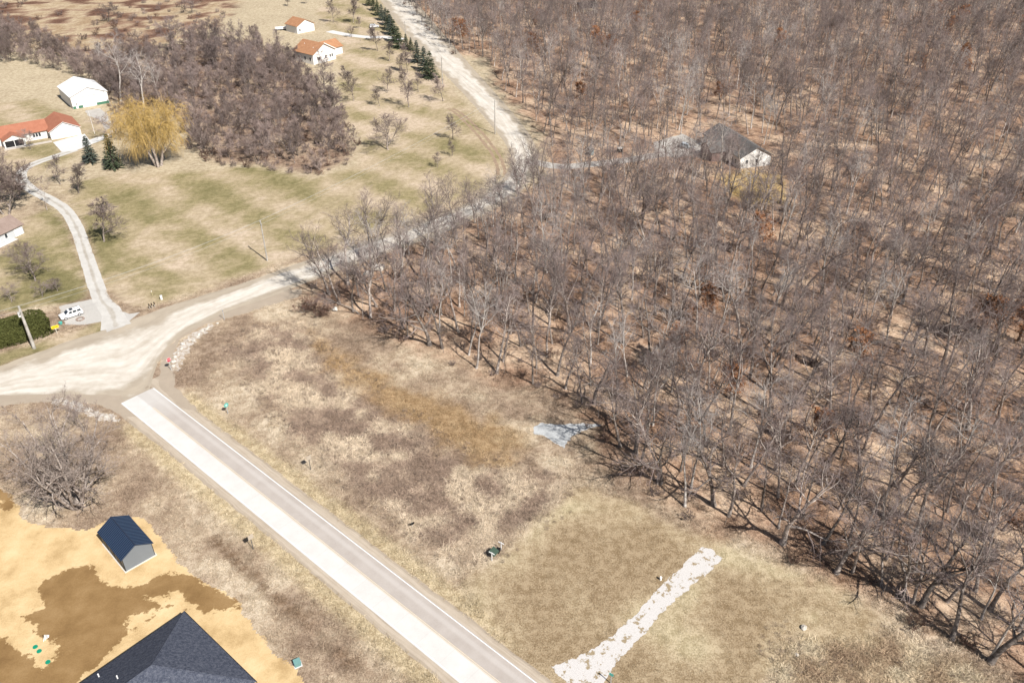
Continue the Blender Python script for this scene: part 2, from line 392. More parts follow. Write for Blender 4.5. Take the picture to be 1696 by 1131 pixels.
# packed aggregate skirt on the inside of the bend and at the tree corner
sheet('road_skirt', GP([(262,640),(268,590),(300,552),(380,512),(470,482),(500,478),(500,490),(450,505),(400,520),(345,535),(300,560),(285,590),(290,640),(330,680),(300,676)]), .006, SHOULDER, .5, seed=3)
sheet('road_skirt', GP([(-60,660),(0,655),(100,652),(200,655),(212,676),(225,690),(205,690),(170,672),(100,664),(0,672),(-60,690)]), .014, SHOULDER, .5, seed=4)
def m_rubble():
    n = NT('pale_rubble', .95, .1); g = n.noise(6, 3, .8); h = n.noise(1.1, 4, .75, off=3)
    n.bump(g, .7, .08); return n.done(n.mix(n.rng(h, .47, .55), n.ramp(g, [(.35,(.40,.36,.32)),(.6,(.56,.52,.475))]), n.ramp(g, [(.35,(.27,.21,.155)),(.6,(.42,.34,.26))])))
M_RUB = m_rubble()
sheet('rubble_patch', GP([(84,662),(100,660),(130,668),(160,680),(192,690),(196,698),(170,698),(140,686),(110,672),(88,670)]), .018, M_RUB, 1.0, .2, 1.4, 8)
sheet('rubble_patch', GP([(285,600),(295,572),(312,556),(340,540),(356,534),(340,554),(324,564),(312,582),(304,600),(294,616),(284,616)]), .018, M_RUB, 1.1, .2, 1.4, 9)
# driveway to the ranch house and barn
M_DRIVE = m_gravel('drive_gravel', (.31,.285,.255), (.50,.48,.45), (.5,.48,.45), False)
def m_drive():
    n = NT('drive_gravel_tracks', .95, .1); a = n.at('across')
    g = n.math('ADD', n.math('MULTIPLY', n.noise(6, 4, .75), .5), n.math('MULTIPLY', n.noise(.4, 4, .6), .5))
    col = n.ramp(g, [(.33, (.41,.39,.36)), (.62, (.55,.535,.505))])
    d = n.math('ADD', n.math('ABSOLUTE', n.math('SUBTRACT', a, .5)), n.math('MULTIPLY', n.math('SUBTRACT', n.noise(.25, 4, .6), .5), .35))
    col = n.mix(n.rng(d, .04, .15, .75, 0), col, n.ramp(g, [(.35, (.27,.235,.19)), (.6, (.42,.385,.335))]))
    n.bump(n.noise(9, 4, .8), .4, .05)
    return n.done(col)
DR_C = smoothline(GP([(192,542),(184,516),(168,496),(158,470),(148,440),(140,415),(128,380),(110,350),(85,332),(55,316),(36,298),(38,282),(60,270),(95,258),(125,248)]))
def offset(c, w):
    t = np.gradient(c, axis=0); t /= np.linalg.norm(t,axis=1)[:,None]; nn = np.stack([-t[:,1],t[:,0]],1)
    return c+nn*np.asarray(w)[:,None], c-nn*np.asarray(w)[:,None]
_w = np.interp(np.linspace(0,1,len(DR_C)), [0,.06,.12,.3,1], [3.2,2.2,1.9,1.7,1.7])
_a, _b = offset(DR_C, _w)
strip('driveway', _a, _b, .018, m_drive(), .22, step=.8, nac=14, seed=7)
M_PALE = flat('pale_concrete', (.60,.59,.575), .85, .08, 1.5)
sheet('parking_pad', GP([(97,507),(150,496),(178,505),(214,520),(232,517),(205,540),(177,550),(172,532),(140,538),(108,538)]), .014, flat('pad_gravel', (.47,.45,.42), .95, .15, 3), .25, .4, seed=11)
sheet('garage_apron', GP([(88,236),(140,222),(148,232),(178,222),(186,226),(150,240),(125,250),(102,252)]), .022, M_PALE, .15, .5, seed=12)
sheet('barn_apron', GP([(141,184),(166,179),(178,190),(184,205),(188,222),(178,224),(172,210),(164,198),(146,192)]), .010, M_DRIVE, .5, .5, seed=13)
# the other drives
FD = smoothline(GP([(880,268),(930,276),(1000,270),(1060,262),(1105,254),(1150,244)]))
_a, _b = offset(FD, np.full(len(FD), 2.3)); strip('driveway', _a, _b, .012, M_DRIVE, .5, step=1, nac=6, seed=15)
HD = smoothline(GP([(545,52),(575,58),(610,62),(640,62),(668,66)]))
_a, _b = offset(HD, np.full(len(HD), 2.4)); strip('driveway', _a, _b, .006, M_PALE, .3, step=1, nac=6, seed=16)
sheet('parking_pad', GP([(1082,236),(1130,222),(1160,236),(1168,252),(1120,262),(1085,256)]), .016, M_DRIVE, .4, .5, seed=17)
# white crushed-stone strip at the lower right
def m_strip():
    n = NT('crushed_white_stone', .95, .1)
    g = n.noise(7, 4, .8)
    col = n.ramp(g, [(.3, (.40,.38,.365)), (.55, (.56,.54,.525))])
    h = n.noise(.75, 5, .7, off=4); col = n.mix(n.rng(h, .545, .60), col, n.ramp(g, [(.3, (.22,.17,.11)), (.7, (.36,.29,.19))]))
    n.bump(g, .6, .05); return n.done(col)
M_STRIP = m_strip()
sheet('stone_strip', GP([(912,1103),(935,1096),(985,1075),(1018,1048),(1050,1020),(1080,985),(1110,955),(1140,928),(1163,906),(1180,910),(1196,924),(1172,950),(1140,975),(1100,1010),(1072,1045),(1045,1072),(1020,1098),(1002,1125),(985,1150),(960,1160),(940,1130)]), .012, M_STRIP, .45, .2, 1.3, 21)
sheet('pale_stone_patch', GP([(884,708),(897,700),(925,703),(960,701),(1000,703),(968,712),(946,724),(934,742),(918,733),(900,722),(885,718)]), .012, flat('bluish_crushed_stone', (.50,.515,.52), .95, .2, 3), .4, .2, 1.5, 22)
# sandy building yard
M_SAND = m_sand('dry_sand', (.42,.30,.15), (.56,.415,.225), (.65,.50,.30))
M_DAMP = m_sand('damp_sand', (.205,.125,.052), (.255,.16,.07), (.32,.215,.105))
YARD_P = GP([(-80,790),(-10,806),(18,822),(45,856),(95,872),(150,874),(200,858),(232,852),(252,862),(272,895),(296,928),(325,952),(372,975),(405,1008),(428,1042),(448,1072),(478,1100),(505,1128),(540,1180),(500,1300),(-300,1300),(-200,900)])
YARD_WET = [GP([(136,932),(152,938),(165,958),(205,974),(240,968),(255,955),(275,950),(320,952),(352,968),(395,998),(402,1006),(350,1012),(325,1012),(290,1000),(262,1015),(210,1050),(140,1120),(60,1200),(-80,1200),(-40,1060),(10,1055),(35,1078),(55,1095),(75,1102),(98,1088),(90,1068),(60,1050),(38,1020),(72,1004),(62,978),(72,960)]),
            GP([(-30,800),(18,808),(28,822),(22,840),(8,846),(0,832),(-30,830)])]
YARD_DRY = [GP([(205,1035),(215,1020),(255,1008),(262,1016),(240,1030),(212,1044)]), GP([(240,990),(262,985),(300,990),(325,1004),(310,1008),(270,1000)]), GP([(276,978),(296,976),(300,986),(282,988)])]
def build_yard(P):
    P = np.asarray(P); st = .3; xs = np.arange(-100,-15,st); ys = np.arange(44,118,st); X, Y = np.meshgrid(xs, ys); x, y = X.ravel(), Y.ravel()
    d = region(P, x, y)+fnoise(x*.5+3, y*.5+8, 5)*2.4; i = (np.arange(len(ys)-1)[:,None]*len(xs)+np.arange(len(xs)-1)[None]).ravel()
    q = np.stack([i,i+1,i+len(xs)+1,i+len(xs)],1); q = q[(d[q] > 0).all(1)]
    used = np.unique(q); mp = np.full(len(x),-1); mp[used] = np.arange(len(used)); x, y = x[used], y[used]
    wet = np.full(x.shape,-9.)
    for W_ in YARD_WET: wet = np.maximum(wet, region(W_,x,y))
    for D_ in YARD_DRY: wet = np.minimum(wet, -region(D_,x,y))
    n = NT('yard_sand', .95, .1); fine = n.noise(5, 3, .7); low = n.noise(.25, 4, .6)
    g = n.math('ADD', n.math('MULTIPLY', low, .7), n.math('MULTIPLY', fine, .3))
    dry = n.ramp(g, [(.35,(.40,.275,.135)),(.5,(.55,.40,.215)),(.66,(.64,.485,.285))]); dmp = n.ramp(g, [(.35,(.185,.11,.046)),(.5,(.24,.148,.064)),(.66,(.30,.195,.093))])
    e_ = n.math('ADD', n.at('wet'), n.math('MULTIPLY', n.math('SUBTRACT', n.noise(.55, 5, .7, off=9), .5), 5.0))
    n.bump(n.math('ADD', n.noise(2.2, 3, .7), low), .45, .12)
    me = mesh_np('sandy_yard', np.column_stack([x,y,np.full(len(x),.012)]), quads=mp[q], mats=[n.done(n.mix(n.rng(e_,-.15,.2), dry, dmp))], smooth=True); attr(me,'wet',np.clip(wet,-9,9))
    o = bpy.data.objects.new('sandy_yard', me); COL.objects.link(o); tag(o, kind='structure'); EXCL.append(P)
build_yard(YARD_P)
M_RUT = flat('bare_brown_soil', (.33,.24,.165), .95, .25, .6)
TRK = smoothline(GP([(746,180),(762,190),(785,212),(806,236),(824,262),(832,290)]))
for k, o_ in enumerate((-1.1, 1.1)):
    _c = TRK+RN*0+np.stack([np.full(len(TRK),o_),np.zeros(len(TRK))],1); _a, _b = offset(_c, np.full(len(_c), .55)); strip('dirt_track', _a, _b, .006, M_RUT, .5, step=.8, nac=4, seed=60+k)

# ------------------------------------------------------------------ plants: generators
def m_bark(name, dark, light, var=.35, scale=2.0):
    n = NT(name, .95, .1)
    g = n.noise(scale, 3, .7)
    col = n.ramp(g, [(.35, dark), (.65, light)])
    v = n.math('MULTIPLY_ADD', n.rand(), var*2, 1-var)
    hs = n.new('ShaderNodeHueSaturation'); n.put(hs.inputs['Color'], col); n.put(hs.inputs['Value'], v)
    return n.done(hs.outputs[0])
def m_leaf(name, a, b, var=.3, trans=0.0, scale=.8):
    n = NT(name, .8, .2)
    col = n.mix(n.noise(scale, 3, .6), a, b)
    v = n.math('MULTIPLY_ADD', n.rand(), var*2, 1-var)
    hs = n.new('ShaderNodeHueSaturation'); n.put(hs.inputs['Color'], col); n.put(hs.inputs['Value'], v)
    return n.done(hs.outputs[0])
BARK = m_bark('bark_grey_brown', (.12,.095,.082), (.40,.35,.315), .4)
TWIG = m_bark('twig_mauve_grey', (.135,.10,.092), (.30,.245,.23), .4, .4)
BARK_PALE = m_bark('bark_pale', (.34,.30,.27), (.58,.54,.50), .15)
TWIG_PALE = m_bark('twig_pale_grey', (.27,.235,.215), (.46,.42,.40), .2, .4)
TWIG_RED = m_bark('twig_reddish_brown', (.12,.07,.052), (.24,.155,.12), .3, .4)
TWIG_SCRUB = m_bark('twig_scrub_brown', (.15,.11,.098), (.34,.27,.245), .35, .3)
DEADLEAF = m_leaf('dead_oak_leaf', (.23,.10,.045), (.38,.19,.10), .2)

def unit(v): return v/(np.linalg.norm(v, axis=-1, keepdims=True)+1e-9)
def grow(rng, base, d, L, N, wander, up):
    P = np.zeros((len(base), N, 3)); P[:,0] = base; d = unit(d); st = (L/(N-1))[:,None]
    for k in range(1, N):
        d = unit(d+rng.normal(0, wander, d.shape)+np.array([0,0,up])); P[:,k] = P[:,k-1]+d*st
    return P
def kids(rng, P, R, L, n, t0, t1, alo, ahi, lf, taper, rf, upb=0.0):
    """children of every branch: base, direction, length, radius"""
    B, N = R.shape; idx = np.repeat(np.arange(B), n); j = np.tile(np.arange(n), B)
    t = t0+(t1-t0)*(j+rng.rand(len(idx)))/n
    f = t*(N-1); k = np.minimum(f.astype(int), N-2); fr = (f-k)[:,None]
    base = P[idx,k]*(1-fr)+P[idx,k+1]*fr; tan = unit(P[idx,k+1]-P[idx,k])
    rad = R[idx,k]*(1-fr[:,0])+R[idx,k+1]*fr[:,0]
    ref = unit(rng.normal(0,1,tan.shape)); u = unit(np.cross(tan, ref)); w_ = np.cross(tan, u)
    az = j*2.4+rng.rand(len(idx))*1.2+np.repeat(rng.rand(B)*6.28, n)
    u0 = np.zeros_like(tan); u0[:,2] = 1; u0[np.abs(tan[:,2])>.9] = (1,0,0); u = unit(np.cross(tan,u0)); w_ = np.cross(tan,u)
    per = u*np.cos(az)[:,None]+w_*np.sin(az)[:,None]
    a = np.radians(rng.uniform(alo, ahi, len(idx)))[:,None]
    d = unit(np.cos(a)*tan+np.sin(a)*per+np.array([0,0,upb]))
    ln = L[idx]*lf*(1-taper*(t-t0)/(t1-t0+1e-6))*rng.uniform(.65,1.2,len(idx))
    return base, d, ln, rad*rf
def tubes(P, R, S, off=0):
    B, N, _ = P.shape
    T = np.gradient(P, axis=1); T = unit(T)
    ref = np.zeros((B,1,3)); vert = np.abs(T[:,:1,2:3])[:,:,0] > .8
    ref[:,:,2] = 1; ref[vert[:,0]] = (1,0,0)
    U = unit(np.cross(T, np.broadcast_to(ref, T.shape))); W = np.cross(T, U)
    a = np.arange(S)*2*math.pi/S
    V = P[:,:,None]+R[:,:,None,None]*(np.cos(a)[None,None,:,None]*U[:,:,None]+np.sin(a)[None,None,:,None]*W[:,:,None])
    b = np.arange(B)[:,None,None]*N*S; k = np.arange(N-1)[None,:,None]*S; s = np.arange(S)[None,None]
    s2 = (s+1) % S
    q = np.stack(np.broadcast_arrays(b+k+s, b+k+s2, b+k+S+s2, b+k+S+s), -1).reshape(-1,4)
    return V.reshape(-1,3), q+off
def ribbons(rng, P, w0, off=0):
    """thin tapering blades through N points, pointed at the tip"""
    B, N, _ = P.shape; T = unit(np.gradient(P, axis=1)); side = unit(np.cross(T, unit(rng.normal(0,1,(B,1,3)))))
    wd = w0[:,None]*np.linspace(1,.35,N)[None]
    A = P-side*wd[:,:,None]*.5; C = P+side*wd[:,:,None]*.5
    V = np.concatenate([np.stack([A[:,:-1],C[:,:-1]],2).reshape(B,-1,3), P[:,-1:]],1)
    nv = V.shape[1]; b = np.arange(B)[:,None]*nv; q = []
    for k in range(N-2): q.append(np.concatenate([b+2*k, b+2*k+1, b+2*k+3, b+2*k+2],1))
    tri = np.concatenate([b+2*(N-2), b+2*(N-2)+1, b+nv-1],1)
    return V.reshape(-1,3), (np.concatenate(q)+off if q else np.zeros((0,4),int)), tri+off
class MB:
    def __init__(s): s.v=[]; s.q=[]; s.t=[]; s.n=0
    def tube(s, P, R, S): v,q = tubes(P,R,S,s.n); s.v.append(v); s.q.append(q); s.n += len(v)
    def rib(s, rng, P, w): v,q,t = ribbons(rng,P,w,s.n); s.v.append(v); s.q.append(q); s.t.append(t); s.n += len(v)
    def tris(s, V): V = V.reshape(-1,3); s.v.append(V); s.t.append(np.arange(len(V)).reshape(-1,3)+s.n); s.n += len(V)
    def arrays(s): return np.concatenate(s.v), (np.concatenate(s.t) if s.t else np.zeros((0,3),int)), (np.concatenate(s.q) if s.q else np.zeros((0,4),int))
    def mesh(s, name, m, smooth=True):
        v,t,q = s.arrays(); return mesh_np(name, v, t, q, [m], smooth=smooth)

def bare_tree(seed, H=18, bole=.42, trunk_r=.22, n1=11, n2=8, n3=7, n4=8, spread=1.0, lean=.05, a1=(32,62), l1=.46, stems=1, splay=0.0, up1=.06, twig_w=.022, l4=.34, wander=.06, leaves=0, n5=0):
    """returns (trunk MB, crown MB)"""
    rng = np.random.RandomState(seed); T, C = MB(), MB()
    d0 = np.tile([0,0,1.],(stems,1))+rng.normal(0,lean,(stems,3))*[1,1,0]
    if stems > 1:
        a = np.arange(stems)*2*math.pi/stems+rng.rand(stems)
        s_ = splay*rng.uniform(.5,1.2,stems); d0 = np.stack([np.sin(s_)*np.cos(a), np.sin(s_)*np.sin(a), np.cos(s_)],1)
        base = np.stack([.25*np.cos(a), .25*np.sin(a), np.full(stems,-.25)],1)
    else: base = np.array([[0,0,-.3]])
    L0 = np.full(stems, H*.9)*rng.uniform(.85,1,stems)
    P0 = grow(rng, base, d0, L0, 12, wander, .03); tt = np.linspace(0,1,12)
    R0 = trunk_r*(1-.82*tt**.9)[None]*rng.uniform(.8,1,(stems,1)); R0[:,0] *= 1.45
    T.tube(P0, R0, 7)
    b,d,l,r = kids(rng, P0, R0, L0, n1, bole, .97, a1[0], a1[1], l1*spread, .45, .68, .05)
    P1 = grow(rng, b, d, l, 7, .2, up1); R1 = r[:,None]*np.linspace(1,.22,7)[None]
    T.tube(P1, R1, 5)
    b,d,l,r = kids(rng, P1, R1, l, n2, .22, .98, 28, 62, .52, .35, .68, .08)
    P2 = grow(rng, b, d, l, 5, .2, .05); R2 = np.maximum(r[:,None]*np.linspace(1,.3,5)[None], .016)
    C.tube(P2, R2, 4)
    b,d,l,r = kids(rng, P2, R2, l, n3, .2, 1, 25, 60, .55, .3, .6, .06)
    P3 = grow(rng, b, d, l, 4, .14, .05); C.tube(P3, np.maximum(r*.9, twig_w*.6)[:,None]*np.linspace(1,.4,4)[None], 3)
    R3 = np.full((len(P3),4), .012)
    b,d,l,r = kids(rng, P3, R3, l, n4, .15, 1, 22, 58, .6, .3, .8, .05)
    P4 = grow(rng, b, d, np.maximum(l, l4*.6), 3, .12, .04); C.rib(rng, P4, np.full(len(P4), twig_w))
    if leaves:
        k = rng.choice(len(P4), leaves); c = P4[k,-1]+rng.normal(0,.1,(leaves,3)); e = rng.normal(0,.16,(leaves,3,3)); C.tris(c[:,None]+e)
    return T, C
def lib(name, seed, bark=None, twig=None, **kw):
    T, C = bare_tree(seed, **kw); bark = bark or BARK; twig = twig or TWIG
    tm, cm = T.mesh(name+'_trunk', bark), C.mesh(name+'_crown', twig, False)
    return dict(trunk=tm, crown=cm, H=kw.get('H',18), T=T, C=C, mats=[bark, twig], name=name)
def joined(L):
    """one mesh of trunk and crown, for the far wood"""
    v1,t1,q1 = L['T'].arrays(); v2,t2,q2 = L['C'].arrays(); k = len(v1)
    return mesh_np(L['name']+'_whole', np.concatenate([v1,v2]), np.concatenate([t1,t2+k]), np.concatenate([q1,q2+k]), L['mats'],
                   tmat=np.concatenate([np.zeros(len(t1)),np.ones(len(t2))]), qmat=np.concatenate([np.zeros(len(q1)),np.ones(len(q2))]))
def plant(L, x, y, z, s, rz, name, label, cat, group=None, sz=None, tilt=0.0):
    e = empty(name, (x,y,z), rz, label, cat, group, (s, s, sz or s))
    if tilt: e.rotation_euler = (tilt*math.sin(rz*3), tilt*math.cos(rz*5), rz)
    child('trunk', L['trunk'], e); child('crown', L['crown'], e); return e

FT = [lib('wood', 100+k, H=20, bole=.40+.05*(k%3), trunk_r=.25+.035*(k%4), n1=11+k%3, n2=7, n3=6, n4=4, spread=.74+.07*(k%4), lean=.05+.03*(k%2), wander=.05+.02*(k%3), twig_w=.019) for k in range(8)]
FT += [lib('wood_pale', 120+k, BARK_PALE, TWIG_PALE, H=20, bole=.45, trunk_r=.24, n1=9, n2=7, n3=6, n4=5, spread=.8, wander=.07) for k in range(2)]
FT += [lib('wood_leafy', 130, BARK, DEADLEAF, H=15, bole=.25, trunk_r=.18, n1=11, n2=8, n3=6, n4=4, spread=.8, leaves=2500)]
ST = [lib('slender', 140+k, H=13, bole=.45, trunk_r=.075, n1=9, n2=6, n3=5, n4=5, spread=.55, lean=.08, wander=.06, l1=.36) for k in range(4)]
SB = [lib('scrub', 160+k, BARK, TWIG_SCRUB, H=9, bole=.12, trunk_r=.12, n1=10, n2=8, n3=7, n4=8, spread=1.0, stems=2+k%2, splay=.35, a1=(25,55), l1=.5, twig_w=.026) for k in range(5)]
SH = [lib('shrub', 180+k, BARK, [TWIG_SCRUB,TWIG_RED,TWIG_SCRUB][k%3], H=2.6, bole=.1, trunk_r=.03, n1=6, n2=5, n3=5, n4=5, spread=1.0, stems=6, splay=.65, a1=(20,50), l1=.5, twig_w=.02, l4=.2) for k in range(3)]
OR = [lib('lawn', 200+k, BARK, TWIG, H=10, bole=.22, trunk_r=.13, n1=14, n2=8, n3=7, n4=7, spread=.75, a1=(22,48), l1=.5, wander=.04, twig_w=.024) for k in range(4)]
BR = [lib('broad', 220+k, BARK, TWIG, H=9, bole=.2, trunk_r=.16, n1=11, n2=9, n3=7, n4=7, spread=1.25, a1=(35,65), l1=.55, wander=.1, twig_w=.024) for k in range(2)]

R = np.random.RandomState(5)
def in_clear(x, y, m=0.0): return any(region(c, np.array([x]), np.array([y]))[0] > -m for c in CLEAR)
def poisson(poly, rfun, seed, tries=60000, margin=0.0, ybound=None):
    """dart throwing with a distance-dependent spacing"""
    rng = np.random.RandomState(seed); poly = np.asarray(poly); lo, hi = poly.min(0), poly.max(0)
    X = rng.uniform(lo[0],hi[0],tries); Y = rng.uniform(lo[1],hi[1],tries)
    ok = region(poly, X, Y) > margin; X, Y = X[ok], Y[ok]
    cell = 12.0; grid = {}; out = []
    for x, y in zip(X, Y):
        r = rfun(x, y); gx, gy = int(x//cell), int(y//cell); bad = False
        for i in (-1,0,1):
            for j in (-1,0,1):
                for (a,b) in grid.get((gx+i,gy+j),()):
                    if (a-x)**2+(b-y)**2 < r*r: bad = True; break
                if bad: break
            if bad: break
        if not bad: grid.setdefault((gx,gy),[]).append((x,y)); out.append((x,y))
    return out
def seen(x, y, z=0, m=60):
    c, s = math.cos(PITCH), math.sin(PITCH); Z = z-CAMH; cz = y*c-Z*s
    u = 848+FPX*x/cz; v = 565.5-FPX*(y*s+Z*c)/cz
    return -m < u < 1696+m and -m < v < 1131+m

def stuff_instances(name, meshes, pts, label, cat, tone=None):
    """one object: many copies of a few small plants standing on given points (x, y, z, rotation, scale, kind)"""
    col = bpy.data.collections.new(name+'_kinds')
    for k, me in enumerate(meshes): col.objects.link(bpy.data.objects.new('%s_kind_%02d' % (name, k), me))
    pts = np.asarray(pts, np.float32)
    me = bpy.data.meshes.new(name); me.vertices.add(len(pts)); me.vertices.foreach_set('co', pts[:,:3].ravel())
    attr(me,'turn',pts[:,3]); attr(me,'size',pts[:,4])
    if tone is not None: colattr(me, 'tone', tone)
    a = me.attributes.new('which','INT','POINT'); a.data.foreach_set('value', pts[:,5].astype(np.int32))
    o = bpy.data.objects.new(name, me); COL.objects.link(o); tag(o, label, cat, kind='stuff')
    g = bpy.data.node_groups.new(name+'_scatter','GeometryNodeTree')
    g.interface.new_socket('Geometry', in_out='INPUT', socket_type='NodeSocketGeometry'); g.interface.new_socket('Geometry', in_out='OUTPUT', socket_type='NodeSocketGeometry')
    nd = g.nodes; gi, go = nd.new('NodeGroupInput'), nd.new('NodeGroupOutput'); ip = nd.new('GeometryNodeInstanceOnPoints'); ci = nd.new('GeometryNodeCollectionInfo')
    ci.inputs['Collection'].default_value = col; ci.inputs['Separate Children'].default_value = True; ci.inputs['Reset Children'].default_value = True
    def named(n, ty):
        q = nd.new('GeometryNodeInputNamedAttribute'); q.data_type = ty; q.inputs['Name'].default_value = n; return next(s for s in q.outputs if s.enabled and s.name == 'Attribute')
    cx = nd.new('ShaderNodeCombineXYZ'); g.links.new(named('turn','FLOAT'), cx.inputs[2])
    lk = g.links.new; lk(gi.outputs[0], ip.inputs['Points']); lk(ci.outputs[0], ip.inputs['Instance']); ip.inputs['Pick Instance'].default_value = True
    lk(named('which','INT'), ip.inputs['Instance Index']); lk(cx.outputs[0], ip.inputs['Rotation'])
    sx = nd.new('ShaderNodeCombineXYZ'); sz = named('size','FLOAT')
    for k in range(3): lk(sz, sx.inputs[k])
    lk(sx.outputs[0], ip.inputs['Scale']); lk(ip.outputs[0], go.inputs[0])
    md = o.modifiers.new('scatter','NODES'); md.node_group = g
    return o

# ------------------------------------------------------------------ the big bare wood on the right
def fspace(x, y):
    return 4.3 if y < 240 else 5.2
wood = [p for p in poisson(FOREST, fspace, 3, 60000, 1.0) if not in_clear(p[0], p[1], -1.0) and seen(p[0], p[1], 9, 150)]
wood.sort(key=lambda p: p[0]**2+p[1]**2)
MARKS = [(G(u,v), t) for u,v,t in ((930,720,'near the pale stone patch'),(1190,900,'above the crushed-stone strip'),(1420,980,'above the lower right tall grass'),(1640,900,'at the lower right frame edge'),(1640,560,'at the middle of the right frame edge'),(1400,650,'in the open middle of the near wood'),(1200,520,'in the dense middle of the wood'),(760,560,'behind the ochre weeds of the meadow'),(600,480,'at the roadside corner of the wood'),(760,400,'beside the shaded gravel road'),(900,470,'between the road and the wood front'),(1060,420,'below the woodland drive'),(1250,360,'below the house in the wood'))]
def where(x, y): return min(MARKS, key=lambda m: (m[0].x-x)**2+(m[0].y-y)**2)[1]
def fkind(x, y):
    r = R.rand()
    return 8+R.randint(2) if r < .12 else (10 if r < .135 else R.randint(8))
inview = [p for p in wood if seen(p[0], p[1], 8, 20)]
near = set(inview[:300]); rest = [p for p in wood if p not in near]
for (x, y) in inview[:300]:
    d = region(FOREST, np.array([x]), np.array([y]))[0]; k = fkind(x, y); pale = k in (8,9)
    s = R.uniform(.74, 1.1)
    size = 'tall' if s > .98 else ('middling' if s > .86 else 'shortish'); look = 'pale-barked' if pale else ('stout dark' if k % 4 >= 2 else 'slim grey-brown')
    lab = '%s %s bare tree %s %s' % (size, look, 'on the wood edge' if d < 7 else 'inside', where(x, y)); lab = lab.replace('inside in','in').replace('inside ','standing ') if d >= 7 else lab
    grp = 'bare trees of the near wood'
    if k == 10: lab, grp = 'tree still hung with rust-brown dead leaves '+where(x, y), 'leaf-holding trees in the near wood'
    plant(FT[k], x, y, h1(x,y), s, R.rand()*6.28, 'bare_tree', lab, 'tree', grp, s*R.uniform(.9,1.12), .09)
ZZ = lambda pts: hgt(np.array([p[0] for p in pts]), np.array([p[1] for p in pts]))
zr = ZZ(rest)
stuff_instances('far_woodland', [joined(L) for L in FT], [(x,y,z,R.rand()*6.28,R.uniform(.7,1.08),fkind(x,y)) for (x,y),z in zip(rest,zr)], 'leafless grey-brown woodland spreading to the upper right edge', 'woodland')
# slender understorey trees: the nearest as things, the others as one mass
sl = [p for p in poisson(FOREST, lambda x,y: 5.2 if y < 200 else 8.0, 9, 40000, 1.5) if not in_clear(p[0],p[1],2) and seen(p[0],p[1],6,80)]
sl.sort(key=lambda p: p[0]**2+p[1]**2); nsl = [p for p in sl if seen(p[0],p[1],5,10)][:160]; sset = set(nsl)
for (x, y) in nsl:
    plant(ST[R.randint(4)], x, y, h1(x,y), R.uniform(.55,1.05), R.rand()*6.28, 'slender_tree', 'thin-stemmed young tree '+where(x, y), 'tree', 'slender trees in the near wood', None, .1)
rs_ = [p for p in sl if p not in sset]
stuff_instances('far_understorey', [joined(L) for L in ST], [(x,y,z,R.rand()*6.28,R.uniform(.5,1.0),R.randint(4)) for (x,y),z in zip(rs_, ZZ(rs_))], 'thin young stems filling the far part of the wood', 'saplings')
# low brush on the wood floor
ub = [p for p in poisson(FOREST, lambda x,y: 4.5 if y < 220 else 9, 12, 30000, -1) if not in_clear(p[0],p[1],1) and seen(p[0],p[1],1,40)]
stuff_instances('forest_brush', [joined(L) for L in SH], [(x,y,z,R.rand()*6.28,R.uniform(.35,.95),R.randint(3)) for (x,y),z in zip(ub, ZZ(ub))], 'low twiggy brush scattered over the leaf-covered forest floor', 'brush')
print('wood', len(wood), 'slender', len(sl), 'brush', len(ub))

# ------------------------------------------------------------------ woods and brush on the left
TM = [(G(u,v), t) for u,v,t in ((230,150,'thicket beside the white barn'),(330,110,'upper left part of the thicket'),(450,110,'thicket below the far field'),(350,220,'thicket right behind the willow'),(450,200,'middle of the thicket'),(540,230,'thicket corner by the lone lawn tree'),(460,262,'front of the thicket facing the lawn'))]
def thk(x, y): return min(TM, key=lambda m: (m[0].x-x)**2+(m[0].y-y)**2)[1]
bw = [p for p in poisson(BANKWOOD, lambda x,y: 6.4, 21, 20000, .5)]
for (x, y) in bw:
    k = R.randint(5); s = R.uniform(.7,1.3); L = SB[k] if R.rand() < .6 else OR[k%4]
    plant(L, x, y, 0, s, R.rand()*6.28, 'scrub_tree', ('bushy many-stemmed' if L in SB else 'upright single-stemmed')+' bare tree in the '+thk(x, y), 'tree', 'thicket trees behind the willow')
hr = [p for p in poisson(HEDGEROW, lambda x,y: 6.0, 22, 20000, .5) if seen(p[0],p[1],4,30)]
for (x, y) in hr:
    plant(SB[R.randint(5)], x, y, 0, R.uniform(.7,1.15), R.rand()*6.28, 'scrub_tree', ('bushy' if y < 400 else 'dark brown')+' bare tree in the row '+('right behind the white barn' if x > -215 else 'left of the white barn' if x > -255 else 'at the upper left frame edge'), 'tree', 'trees in the row beyond the barn')
# reddish shrubs scattered over the far field
rb = [p for p in poisson(REDBR, lambda x,y: 7.5, 23, 9000, 1) if seen(p[0],p[1],1,20) and fnoise(np.array([p[0]*.03]),np.array([p[1]*.03]))[0] > -.02]
stuff_instances('field_brush', [joined(L) for L in SH], [(x,y,0,R.rand()*6.28,R.uniform(.6,1.3),R.randint(3)) for x,y in rb], 'low reddish-brown brush dotted over the far field', 'brush')
# brush round the thicket's foot
ed = [p for p in poisson(BANKWOOD, lambda x,y: 3.3, 24, 30000, -3)]
stuff_instances('thicket_brush', [joined(L) for L in SH], [(x,y,0,R.rand()*6.28,R.uniform(.4,1.1),R.randint(3)) for x,y in ed], 'tangled low brush filling the thicket behind the willow', 'brush')

